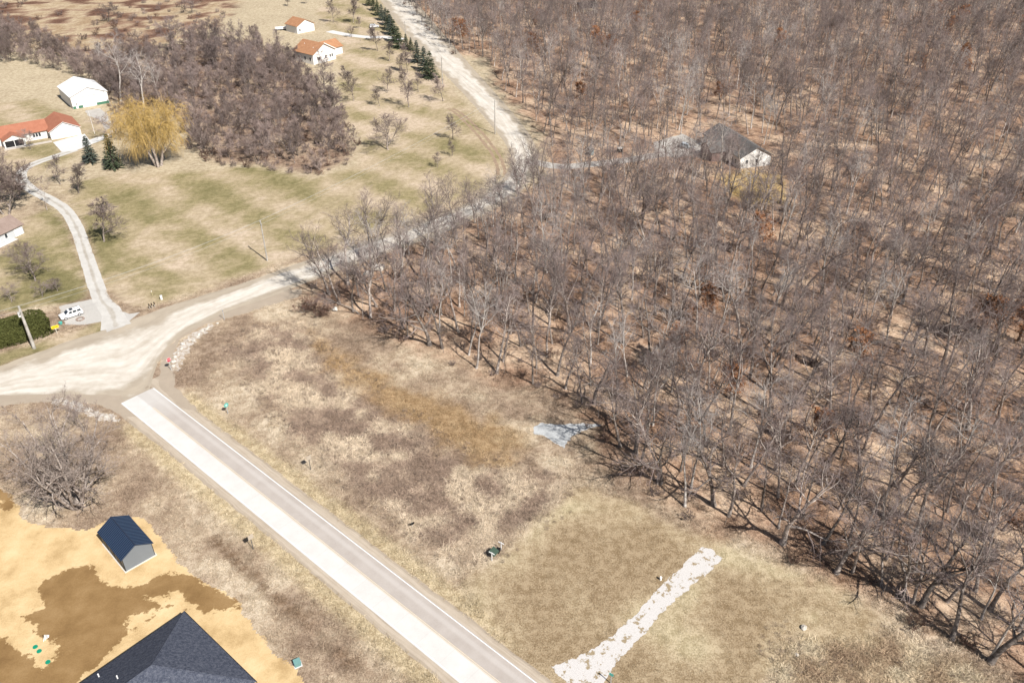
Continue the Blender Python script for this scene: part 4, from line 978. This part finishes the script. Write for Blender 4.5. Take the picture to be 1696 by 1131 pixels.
# grey-roofed house in the wood
A, an, W = frame_px((1224,280), (1276,284)); an = math.radians(4); W = 11.0
e = empty('house', (A.x,A.y,0), an, 'white-gabled house with grey shingle roof in a gap of the wood', 'house')
e.rotation_euler[2] = math.radians(17)
gable(e, W, 24, 3.6, 2.9, 'y', WHITE, GREYROOF, .5, .17)
gable(e, 5.5, 7.5, 3.2, 2.2, 'x', flat('mauve_brick', (.22,.155,.14), .9, .15, 4), GREYROOF, .4, .16, -5.52, 8.0)
for x in (2.0,5.6): window(e, x, 1.4, .8, 1.2, 'front', 0)
for y in (2.0,4.5,18.0): window(e, y, 1.0, 1.0, 1.3, 'left', 0)
part('gable_trim', e, WHITE_TRIM, lambda bm: slab(bm, [(-5.93,7.5,2.95),(-5.93,7.55,2.95),(-5.93,11.75,5.35),(-5.93,11.7,5.35)], .08))
# dark cabin roof far in the wood
A = G(962,24); e = empty('cabin', A, .5, 'dark-roofed cabin glimpsed through the far wood', 'cabin')
gable(e, 11, 8, 3, 2.4, 'x', flat('cabin_wall', (.4,.33,.25), .8), DARK, .4)

# ------------------------------------------------------------------ vehicles
def m_paint(name, c): return flat(name, c, .25, .03, 1, .5)
TYRE = flat('tyre_rubber', (.02,.02,.02), .8); RIM = flat('alloy_rim', (.45,.45,.46), .35, .05, 4, .5); LAMP = flat('lamp_lens', (.7,.72,.75), .15); REDL = flat('tail_lens', (.35,.02,.02), .2)
def car(loc, rz, paint, name, label, Hs=1.0):
    e = empty(name, loc, rz, label, 'car')
    def body(bm):
        prof = [(-2.38,.42),(-2.3,.30),(2.25,.30),(2.4,.45),(2.42,.72),(2.3,.92),(1.25,1.06),(-2.36,1.10),(-2.42,.8)]
        prism(bm, prof, -.95, .95)
    part('body', e, paint, body, .05)
    def cabin(bm):
        b = [(-2.3,-.90,1.08),(1.28,-.90,1.06),(1.28,.90,1.06),(-2.3,.90,1.08)]; t = [(-2.1,-.72,1.74*Hs),(.42,-.72,1.74*Hs),(.42,.72,1.74*Hs),(-2.1,.72,1.74*Hs)]
        vb = [bm.verts.new(p) for p in b]; vt = [bm.verts.new(p) for p in t]; bm.faces.new(vt); bm.faces.new(vb[::-1])
        for i in range(4): bm.faces.new((vb[i],vb[(i+1)%4],vt[(i+1)%4],vt[i]))
    part('cabin', e, paint, cabin, .03)
    H_ = 1.74*Hs
    for sy in (-1,1):
        for (x0,x1) in ((-2.05,-1.25),(-1.12,-.3),(-.18,.62)):
            lo, hi = 1.16, H_-.13; f = lambda z: .90-(z-1.07)/(H_-1.07)*.18+.012
            xa, xb = x0, x1; tp = .28 if x1 > .5 else 0
            part('side_window', e, GLASS, lambda bm: slab(bm, ([(xa,sy*f(lo),lo),(xb,sy*f(lo),lo),(xb-tp,sy*f(hi),hi),(xa+.05,sy*f(hi),hi)] if sy < 0 else [(xb,sy*f(lo),lo),(xa,sy*f(lo),lo),(xa+.05,sy*f(hi),hi),(xb-tp,sy*f(hi),hi)]), .02))
    g = lambda z: 1.28-(z-1.06)/(H_-1.06)*.86+.02
    part('windscreen', e, GLASS, lambda bm: slab(bm, [(g(1.14),-.80,1.14),(g(1.14),.80,1.14),(g(H_-.1),.68,H_-.1),(g(H_-.1),-.68,H_-.1)], .02))
    part('rear_window', e, GLASS, lambda bm: slab(bm, [(-2.30,.78,1.2),(-2.30,-.78,1.2),(-2.16,-.66,H_-.15),(-2.16,.66,H_-.15)], .02))
    part('sunroof', e, GLASS, lambda bm: box(bm, -.55,.15,-.42,.42,H_+.002,H_+.018))
    for sy in (-.55,.55): part('roof_rail', e, DARK, lambda bm: box(bm, -1.9,.1,sy-.03,sy+.03,H_+.002,H_+.05))
    for x in (-1.45,1.45):
        for sy in (-1,1):
            wv = part('wheel', e, TYRE, lambda bm: cyl(bm, (x,sy*.72,.36), (x,sy*.975,.36), .36, n=18)); part('rim', wv, RIM, lambda bm: cyl(bm, (x,sy*.97,.36), (x,sy*.99,.36), .22, n=14))
    for sy in (-.7,.7):
        part('headlight', e, LAMP, lambda bm: box(bm, 2.33,2.43,sy-.18,sy+.18,.72,.86)); part('tail_light', e, REDL, lambda bm: box(bm, -2.44,-2.38,sy-.12,sy+.12,.8,1.05))
        part('wing_mirror', e, paint, lambda bm: box(bm, .78,.92,sy*1.4-.08,sy*1.4+.08,1.08,1.24))
    part('bumper', e, DARK, lambda bm: [box(bm, 2.3,2.46,-.9,.9,.34,.5), box(bm, -2.47,-2.3,-.9,.9,.36,.52)], .02)
    return e
p = G(117,526); a_ = G(100,530); b_ = G(137,518)
car(p+Vector((0,.6,.018)), math.atan2(a_.y-b_.y, a_.x-b_.x), m_paint('white_car_paint', (.75,.75,.75)), 'parked_car', 'white sport utility car on the pad beside the hedge')
p = G(1138,246); car((p.x,p.y,.02), math.radians(-35), m_paint('pale_blue_paint', (.55,.60,.64)), 'parked_car', 'pale bluish car on the drive of the house in the wood')
p = G(620,46); car((p.x,p.y,.0), .3, m_paint('silver_paint', (.6,.6,.62)), 'parked_car', 'silver car half hidden behind the spruce row near the far drive')
p = G(468,50); e = empty('trailer', p, .25, 'long white trailer beside the far detached garage', 'trailer')
part('body', e, WHITE, lambda bm: box(bm, -3.6,3.6,-1.1,1.1,.5,1.5), .12)
for x in (-.7,.5): part('wheel', e, TYRE, lambda bm: cyl(bm, (x,-1.18,.34),(x,1.18,.34),.34,n=14))
part('drawbar', e, DARK, lambda bm: box(bm, 3.6,5.0,-.06,.06,.42,.52))

# ------------------------------------------------------------------ poles and wires
POLE = m_bark('weathered_pole_wood', (.27,.25,.22), (.46,.44,.41), .05, 1.0); STEEL = flat('galvanised_steel', (.42,.43,.44), .45, .08, 3, .5); CER = flat('ceramic_insulator', (.5,.5,.48), .3)
poles = []
def upole(u, v, Hp, label, tr=False, an=0.0, thick=1.0):
    p = G(u, v); e = empty('utility_pole', p, an, label, 'pole', 'utility poles along the gravel road')
    part('post', e, POLE, lambda bm: cyl(bm, (0,0,-.3),(0,0,Hp), .20*thick, .13*thick, 10))
    part('crossarm', e, POLE, lambda bm: box(bm, -.07,.07,-1.15,1.15,Hp-.75,Hp-.63))
    for y in (-1.05,0,1.05): part('insulator', e, CER, lambda bm: cyl(bm, (0,y,Hp-.63 if y else Hp), (0,y,Hp-.38 if y else Hp+.25), .06,.035,8))
    if tr:
        t = part('transformer', e, flat('pale_grey_tank', (.62,.63,.63), .5), lambda bm: [cyl(bm, (-.42,0,Hp-2.3),(-.42,0,Hp-1.3), .26, n=14), box(bm, -.25,-.1,-.1,.1,Hp-2.1,Hp-1.5)])
        part('bushing', t, CER, lambda bm: [cyl(bm, (-.42,y,Hp-1.3),(-.42,y,Hp-1.05), .05, n=8) for y in (-.12,.12)])
        part('cutout', e, STEEL, lambda bm: [box(bm, -.3,-.1,y-.06,y+.06,Hp-1.25,Hp-.85) for y in (-.8,.8)])
        part('conduit', e, flat('grey_conduit', (.5,.52,.52), .5), lambda bm: cyl(bm, (.2,.05,0),(.15,.05,Hp-2.5), .05, n=8))
    poles.append((p, an, Hp))
ra = math.radians(28)
upole(57,577,height_from(57,577,508),'thick utility pole with transformer in front of the clipped hedge',True,ra,1.8)
upole(443,432,height_from(443,432,366),'utility pole on the lawn edge above the gravel road',False,ra)
upole(820,222,height_from(820,222,166),'utility pole beside the road bend at the big wood',False,math.radians(100))
upole(733,140,10.8,'utility pole on the road verge below the last spruce',False,math.radians(110))
upole(673,75,10.8,'farthest utility pole standing behind the spruce row',False,math.radians(110))
WIRE = flat('aluminium_wire', (.45,.45,.45), .5)
def wire(a, b, sag, label):
    a, b = Vector(a), Vector(b); n = 16; m_ = (a+b)/2
    P = np.array([[a.lerp(b, t)+Vector((0,0,-sag*4*t*(1-t))) for t in np.linspace(0,1,n)]]); M = MB(); M.tube(P, np.full((1,n),.016), 4)
    o = bpy.data.objects.new('overhead_wire', M.mesh('overhead_wire', WIRE)); COL.objects.link(o); tag(o, label, 'wire', 'overhead power wires')
left_end = (poles[0][0]-Vector((math.cos(ra)*60, math.sin(ra)*60, 0)), ra, poles[0][2])
spans = [(left_end, poles[0], 'left of the near utility pole')]+[(poles[i], poles[i+1], t) for i, t in enumerate(('between the near pole and the lawn pole','between the lawn pole and the road bend pole','between the road bend pole and the spruce pole','between the two farthest poles'))]
for (A_, B_, t) in spans:
    for y, dz, nm in ((-1.05,-.38,'rear overhead wire '),(0,.25,'top overhead wire '),(1.05,-.38,'front overhead wire ')):
        f = lambda Q: Q[0]+Vector((-math.sin(Q[1])*y, math.cos(Q[1])*y, Q[2]+dz)); wire(f(A_), f(B_), 1.1, nm+t)
p = G(157,222); e = empty('flagpole', p, 0, 'slim white flagpole between the ranch house and the barn', 'flagpole')
hf = height_from(157,222,184); part('post', e, WHITE_TRIM, lambda bm: cyl(bm, (0,0,-.1),(0,0,hf),.07,.04)); part('finial', e, RIM, lambda bm: bmesh.ops.create_icosphere(bm, subdivisions=2, radius=.1, matrix=Matrix.Translation((0,0,hf+.08))))

# ------------------------------------------------------------------ signs, boxes and small things
def text_mesh(txt, size, m):
    c = bpy.data.curves.new('letters','FONT'); c.body = txt; c.size = size; c.align_x = 'CENTER'; c.align_y = 'CENTER'; c.extrude = .003; c.fill_mode = 'BOTH'
    o = bpy.data.objects.new('letters', c); COL.objects.link(o); bpy.context.view_layer.update()
    me = bpy.data.meshes.new_from_object(o.evaluated_get(bpy.context.evaluated_depsgraph_get())); bpy.data.objects.remove(o); bpy.data.curves.remove(c)
    me.materials.clear(); me.materials.append(m); return me
def ngon(bm, n, r, z, y0, y1, rot=0.0, sx=1.0):
    prism(bm, [(r*sx*math.cos(rot+2*math.pi*i/n), z+r*math.sin(rot+2*math.pi*i/n)) for i in range(n)], y0, y1)
SRED = flat('sign_red', (.50,.02,.045), .4, .04); SYEL = flat('sign_yellow', (.80,.60,.02), .4, .04); STEAL = flat('sign_turquoise', (.10,.42,.36), .4, .04); SBLK = flat('sign_black', (.012,.012,.012), .5)
SGREY = flat('sign_back_grey', (.30,.31,.32), .5, .06)
# local -Y is the sign's face
def sign(u, v, name, label, cat, ang, Hh=2.2, post=STEEL):
    p = G(u, v); e = empty(name, p, ang, label, cat); part('post', e, post, lambda bm: box(bm, -.05,.05,.02,.11,-.3,Hh)); return e
faceS = math.atan2(RD[1], RD[0])+math.pi/2
e = sign(284,613,'stop_sign','red octagonal stop sign on the inside corner of the intersection','sign',faceS,2.9)
pl = part('plate', e, WHITE_TRIM, lambda bm: ngon(bm, 8, .50, 2.55, -.010, .015, math.pi/8)); part('red_face', pl, SRED, lambda bm: ngon(bm, 8, .465, 2.55, -.016, -.011, math.pi/8))
child('lettering', text_mesh('STOP', .40, WHITE_TRIM), pl, (0,-.022,2.55), (math.pi/2,0,0))
e = sign(95,553,'arrow_sign','yellow two-way arrow sign in front of the hedge end','sign',faceS-.25,1.9, flat('pale_post', (.7,.66,.55), .7))
pl = part('plate', e, SYEL, lambda bm: box(bm, -.72,.72,-.012,.015,1.45,2.12))
part('arrow', pl, SBLK, lambda bm: [box(bm, -.32,.32,-.02,-.013,1.74,1.84)]+[prism(bm, [(s*.32,1.64),(s*.32,1.94),(s*.58,1.79)], -.02, -.013) for s in (-1,1)])
e = sign(378,685,'route_marker','turquoise roadside marker sign on a thin post in the meadow','sign',faceS,2.35)
pl = part('plate', e, STEAL, lambda bm: ngon(bm, 5, .52, 2.05, -.010, .015, math.pi/2)); part('emblem', pl, flat('pale_turquoise', (.5,.75,.68), .5), lambda bm: ngon(bm, 16, .2, 2.02, -.017, -.011))
DARKPOST = flat('dark_sign_post', (.10,.10,.10), .6); TANPL = flat('weathered_tan_plate', (.42,.36,.29), .6)
for (u, v, lab) in ((515,778,'weathered roadside sign on the meadow side of the paved road'),(420,910,'weathered roadside sign on the shed side of the paved road')):
    e = sign(u, v, 'road_sign', lab, 'sign', faceS, 3.2, DARKPOST); part('plate', e, TANPL, lambda bm: box(bm, -.45,.45,-.01,.018,2.3,3.2))
e = sign(683,872,'low_sign','low dark sign in the brush above the paved road','sign',math.radians(30),.9); part('plate', e, SBLK, lambda bm: box(bm, -.4,.4,-.015,.015,.45,.9))
e = sign(1011,1132,'yard_sign','turquoise-topped small sign at the mouth of the stone strip','sign',math.radians(-30),2.2); part('plate', e, STEAL, lambda bm: box(bm, -.3,.3,-.01,.015,1.7,2.2))
e = sign(372,530,'marker_post','slim dark marker post on the road skirt below the wood corner','post',.3,2.6); part('plate', e, SGREY, lambda bm: box(bm, -.12,.12,-.01,.015,2.2,2.6))
# fallen two-post board in the meadow
p, p2 = G(814.6,928), G(830,911); d_ = p2-p; a2 = math.atan2(d_.y,d_.x); e = empty('sign_board', p, a2, 'dark green board slung between two white T-shaped posts in the meadow', 'sign')
Lb_ = d_.length; DG = flat('dark_green_board', (.045,.075,.055), .5, .1)
for x in (0, Lb_): part('white_post', e, WHITE_TRIM, lambda bm: [box(bm, x-.06,x+.06,-.06,.06,-.2,1.75), box(bm, x-.05,x+.05,-.5,.5,1.55,1.67)])
part('board', e, DG, lambda bm: slab(bm, [(.15,-.35,.9),(Lb_*.62,-.35,.9),(Lb_*.62,.75,1.35),(.15,.75,1.35)], .04))
part('crate', e, SBLK, lambda bm: box(bm, Lb_*.66,Lb_*.9,-.1,.5,.0,.75))
# white pipe marker by the stone strip
p = G(1094,960); e = empty('standpipe', p, 0, 'short white standpipe beside the crushed-stone strip', 'pipe'); part('pipe', e, WHITE_TRIM, lambda bm: cyl(bm, (0,0,-.1),(0,0,.55),.16,n=14)); part('cap', e, WHITE_TRIM, lambda bm: cyl(bm, (0,0,.55),(0,0,.66),.2,.15,n=14))
# pad transformer box
p = G(493,1100); e = empty('utility_box', p, .5, 'teal metal utility box in dead grass beside the sandy yard', 'utility box'); TL = flat('teal_metal', (.14,.27,.26), .5, .1)
part('body', e, TL, lambda bm: box(bm, -.42,.42,-.4,.4,0,.62), .03); part('lid', e, TL, lambda bm: slab(bm, [(-.46,-.46,.63),(.46,-.46,.63),(.46,.44,.78),(-.46,.44,.78)], .05)); part('pad', e, M_PALE, lambda bm: box(bm, -.55,.55,-.55,.55,-.05,.05))
# septic lids
GL = flat('green_plastic', (.01,.25,.15), .5, .08)
for k, (u, v, lab) in enumerate(((58.5,1071,'round green tank lid, upper of the touching pair in the sand'),(65,1078,'round green tank lid, lower of the touching pair in the sand'),(79.5,1096,'round green tank lid lying apart nearest the dark-roofed house'))):
    p = G(u, v); e = empty('tank_lid', p, 0, lab, 'lid', 'green tank lids in the sand'); part('cover', e, GL, lambda bm: cyl(bm, (0,0,.0),(0,0,.12),.34,.31,20)); part('rib', e, GL, lambda bm: [box(bm, -.28,.28,-.02,.02,.12,.15), box(bm, -.02,.02,-.28,.28,.1205,.149)])
p = G(78,1055); e = empty('pipe_bundle', p, .6, 'small pile of white pipe pieces beside the green lids', 'pipes')
for k in range(4): part('pipe', e, WHITE_TRIM, lambda bm: cyl(bm, (-.5+.22*k,-.5+.1*k,.07),(-.2+.16*k,.55-.15*k,.07+.05*k), .06, n=10))
part('stub', e, SBLK, lambda bm: cyl(bm, (-.4,.3,0),(-.4,.3,.4),.05))
# mailboxes by the road
for k, (u, v, lab) in enumerate(((248.5,512,'black mailbox, leftmost of three by the gravel road'),(252.5,511,'black mailbox, middle of three by the gravel road'),(257,509,'black mailbox, rightmost of three by the gravel road'))):
    p = G(u, v); e = empty('mailbox', p, .5, lab, 'mailbox', 'mailboxes by the gravel road')
    part('post', e, POLE, lambda bm: box(bm, -.05,.05,-.05,.05,-.2,1.0))
    def bx_(bm): prism(bm, [(-.12,1.0),(.12,1.0),(.12,1.18),(.085,1.27),(0,1.31),(-.085,1.27),(-.12,1.18)], -.28, .28)
    part('box', e, SBLK, bx_); part('flag', e, SRED, lambda bm: box(bm, .122,.135,-.2,-.12,1.1,1.4))
p = G(268,496); e = empty('pedestal', p, .4, 'white utility pedestal on the lawn above the mailboxes', 'pedestal'); part('body', e, WHITE_TRIM, lambda bm: box(bm, -.22,.22,-.22,.22,0,.95), .03); part('cap', e, WHITE_TRIM, lambda bm: box(bm, -.26,.26,-.26,.26,.953,1.03), .02)
p = G(252.5,489); e = empty('lawn_marker', p, 0, 'thin pale marker stake on the lawn above the pedestal', 'stake'); part('stake', e, flat('pale_stake', (.6,.55,.3), .7), lambda bm: cyl(bm, (0,0,-.1),(0,0,1.0),.04)); part('cap', e, WHITE_TRIM, lambda bm: cyl(bm, (0,0,1.0),(0,0,1.15),.09))
# pale boulders and rocks
ROCK = m_shingle('pale_limestone', (.38,.345,.30), (.62,.585,.53), 2.0); RROCK = m_shingle('brown_fieldstone', (.17,.13,.11), (.34,.27,.23), 2.0)
def rock(u, v, r, label, m=ROCK, group=None, seed=0, sz=.6):
    p = G(u, v); rr = random.Random(seed); bm = bmesh.new(); bmesh.ops.create_icosphere(bm, subdivisions=2, radius=r)
    for q_ in bm.verts: q_.co = Vector((q_.co.x, q_.co.y*.8, q_.co.z*sz))*(1+rr.uniform(-.2,.2))
    me = bpy.data.meshes.new('boulder'); bm.to_mesh(me); bm.free(); me.materials.append(m)
    o = bpy.data.objects.new('boulder', me); COL.objects.link(o); o.location = (p.x,p.y,r*sz*.45); o.rotation_euler = (0,0,rr.random()*6); tag(o, label, 'rock', group)
for k, (u, v, r) in enumerate(((321,565,.5),(314,564,.45),(303,571,.6),(301,578,.4),(288,600,.55),(287,607,.5),(330,554,.4),(336,549,.5),(342,546,.45),(295,585,.4),(290,592,.5),(345,543,.4),(360,536,.35),(327,558,.4))):
    rock(u, v, r, 'pale limestone rock in the heap along the inside of the road bend', ROCK, 'pale rocks at the road bend', k)
for k, (u, v, r, lab) in enumerate(((555,513,.8,'white rock beside the maroon shrubs at the wood corner'),(628,446,1.5,'large pale grey boulder behind the leaning trees at the wood corner'),(609,454,1.0,'pale rock left of the large grey boulder at the wood corner'),(1331,1040,.5,'white rock in the tall grass at the lower right corner'),(1319,1085,.35,'small white rock in the tall grass at the bottom edge'))): rock(u, v, r, lab, ROCK, None, 50+k)
for k, (u, v, r) in enumerate(((110,665,.5),(122,668,.6),(134,672,.5),(147,679,.6),(160,684,.5),(176,690,.55),(187,693,.5),(97,664,.4))): rock(u, v, r, 'pale rubble stone along the road edge behind the many-stemmed tree', ROCK, 'rubble stones by the tree', 70+k, .4)
# stone ring and tub by the parked car
p = G(133,529); e = empty('fire_ring', p, 0, 'round ring of brown stones beside the white car', 'fire ring')
me0 = None
for k in range(11):
    a = k*2*math.pi/11; o = part('stone', e, RROCK, lambda bm: bmesh.ops.create_icosphere(bm, subdivisions=1, radius=.24, matrix=Matrix.Translation((.75*math.cos(a),.75*math.sin(a),.12)))) if me0 is None else child('stone', me0, e, (0,0,0), (0,0,a)); me0 = o.data
p = G(101,537); e = empty('tub', p, 0, 'turquoise plastic tub in front of the white car', 'tub'); part('bowl', e, STEAL, lambda bm: cyl(bm, (0,0,0),(0,0,.5),.3,.38,16)); part('rim', e, STEAL, lambda bm: cyl(bm, (0,0,.5),(0,0,.55),.42,.42,16))
# things on the drive in the wood
p = G(979,257); e = empty('cabinet', p, .3, 'grey upright cabinet with a white lid beside the woodland drive', 'cabinet'); part('body', e, flat('blue_grey_box', (.25,.31,.32), .5), lambda bm: box(bm, -.7,.7,-.6,.6,0,2.0), .05); part('lid', e, WHITE_TRIM, lambda bm: box(bm, -.8,.8,-.7,.7,2.01,2.2), .05)
p = G(1026,252); e = empty('covered_bin', p, .2, 'dark bin under a pale cover beside the woodland drive', 'bin'); part('body', e, SBLK, lambda bm: box(bm, -.8,.8,-.6,.6,0,1.2), .06); part('cover', e, flat('pale_cover', (.5,.47,.44), .7), lambda bm: box(bm, -.95,.95,-.75,.75,1.21,1.5), .1)

# ------------------------------------------------------------------ dead grass and brush standing on the open ground
def m_grass():
    n = NT('dead_grass_blade', .9, .1)
    a = n.new('ShaderNodeAttribute', attribute_name='tone', attribute_type='INSTANCER').outputs['Color']
    hs = n.new('ShaderNodeHueSaturation'); n.put(hs.inputs['Color'], a); n.put(hs.inputs['Value'], n.math('MULTIPLY_ADD', n.rand(), .7, .75))
    return n.done(hs.outputs[0])
MG = m_grass()
def tuft(seed, n, h, spread, wd, droop):
    rng = np.random.RandomState(seed); a = rng.rand(n)*6.28; rad = spread*.5*np.sqrt(rng.rand(n)); b = np.stack([rad*np.cos(a),rad*np.sin(a),np.full(n,-.03)],1)
    a2 = a+rng.normal(0,.8,n); s_ = rng.uniform(.2,1.1,n); d = np.stack([np.sin(s_)*np.cos(a2),np.sin(s_)*np.sin(a2),np.cos(s_)],1)
    M = MB(); M.rib(rng, grow(rng, b, d, h*rng.uniform(.5,1.2,n), 4, .1, -droop), np.full(n, wd)); return M.mesh('tuft', MG, False)
TF = [tuft(k, 26, .55, .9, .035, .25) for k in range(3)]+[tuft(10+k, 34, 1.0, 1.3, .035, .45) for k in range(3)]+[tuft(20+k, 20, .28, .9, .035, .2) for k in range(2)]
n_ = 170000; gx = R.uniform(-125,115,n_); gy = 58+150*R.rand(n_)**1.25
c_, s_ = math.cos(PITCH), math.sin(PITCH); cz = gy*c_+CAMH*s_; uu = 848+FPX*gx/cz; vv = 565.5-FPX*(gy*s_-CAMH*c_)/cz
ok = (uu > -40)&(uu < 1740)&(vv < 1170); gx, gy = gx[ok], gy[ok]; f_ = region(FOREST, gx, gy) < 4; gx, gy = gx[f_], gy[f_]
for P in EXCL+list(LAWN):
    l_, h_ = P.min(0)-1, P.max(0)+1; c = (gx > l_[0])&(gx < h_[0])&(gy > l_[1])&(gy < h_[1]); k_ = np.ones(len(gx), bool)
    if c.any(): k_[c] = region(P, gx[c], gy[c]) < -.1
    gx, gy = gx[k_], gy[k_]
n_ = len(gx); ok = np.ones(n_, bool)
mw = region(MOWN, gx, gy) > 0; b1 = (region(BRUSH, gx, gy) > -1)|(region(BRUSH2, gx, gy) > -1); clump = fnoise(gx*.35+4, gy*.35+9, 4)+.5
keep = ok & np.where(mw, R.rand(n_) < .4, np.where(b1, R.rand(n_) < .95, R.rand(n_) < .25+sstep(clump,.3,.6)*.6))
gx, gy, mw, b1 = gx[keep], gy[keep], mw[keep], b1[keep]
lo, hi = cover(gx, gy); tone = lerp(lo, hi, np.clip(R.normal(.7,.38,len(gx)),0,1.35))*np.where(b1,1.3,1.05)[:,None]
kind = np.where(mw, 6+R.randint(0,2,len(gx)), np.where(b1 & (R.rand(len(gx)) < .55), 3+R.randint(0,3,len(gx)), R.randint(0,3,len(gx))))
stuff_instances('dead_grass', TF, np.column_stack([gx,gy,np.zeros(len(gx)),R.rand(len(gx))*6.28,R.uniform(.6,1.25,len(gx)),kind]), 'dead tan grass and matted weeds covering the open ground', 'grass', tone)
# woody weeds in the brushy meadow
TWIG_WEED = m_bark('twig_weed_tan', (.16,.115,.09), (.40,.31,.25), .4, .5)
WD = [lib('weed', 190+k, TWIG_WEED, TWIG_WEED, H=2.4, bole=.1, trunk_r=.02, n1=5, n2=4, n3=4, n4=3, spread=1.0, stems=5, splay=.8, a1=(20,50), l1=.5, twig_w=.016, l4=.2) for k in range(3)]
bb = [p for P in (BRUSH, BRUSH2) for p in poisson(P, lambda x,y: 1.1, 31, 16000, -2) if vnoise(np.array([p[0]*.3]),np.array([p[1]*.3]))[0] > .35]
stuff_instances('meadow_brush', [joined(L) for L in WD], [(x,y,-.05,R.rand()*6.28,R.uniform(.18,.45),R.randint(3)) for x,y in bb], 'knee-high brown woody weeds in the brushy meadow', 'brush')
print('tufts', len(gx), 'weeds', len(bb), 'thicket', len(bw))
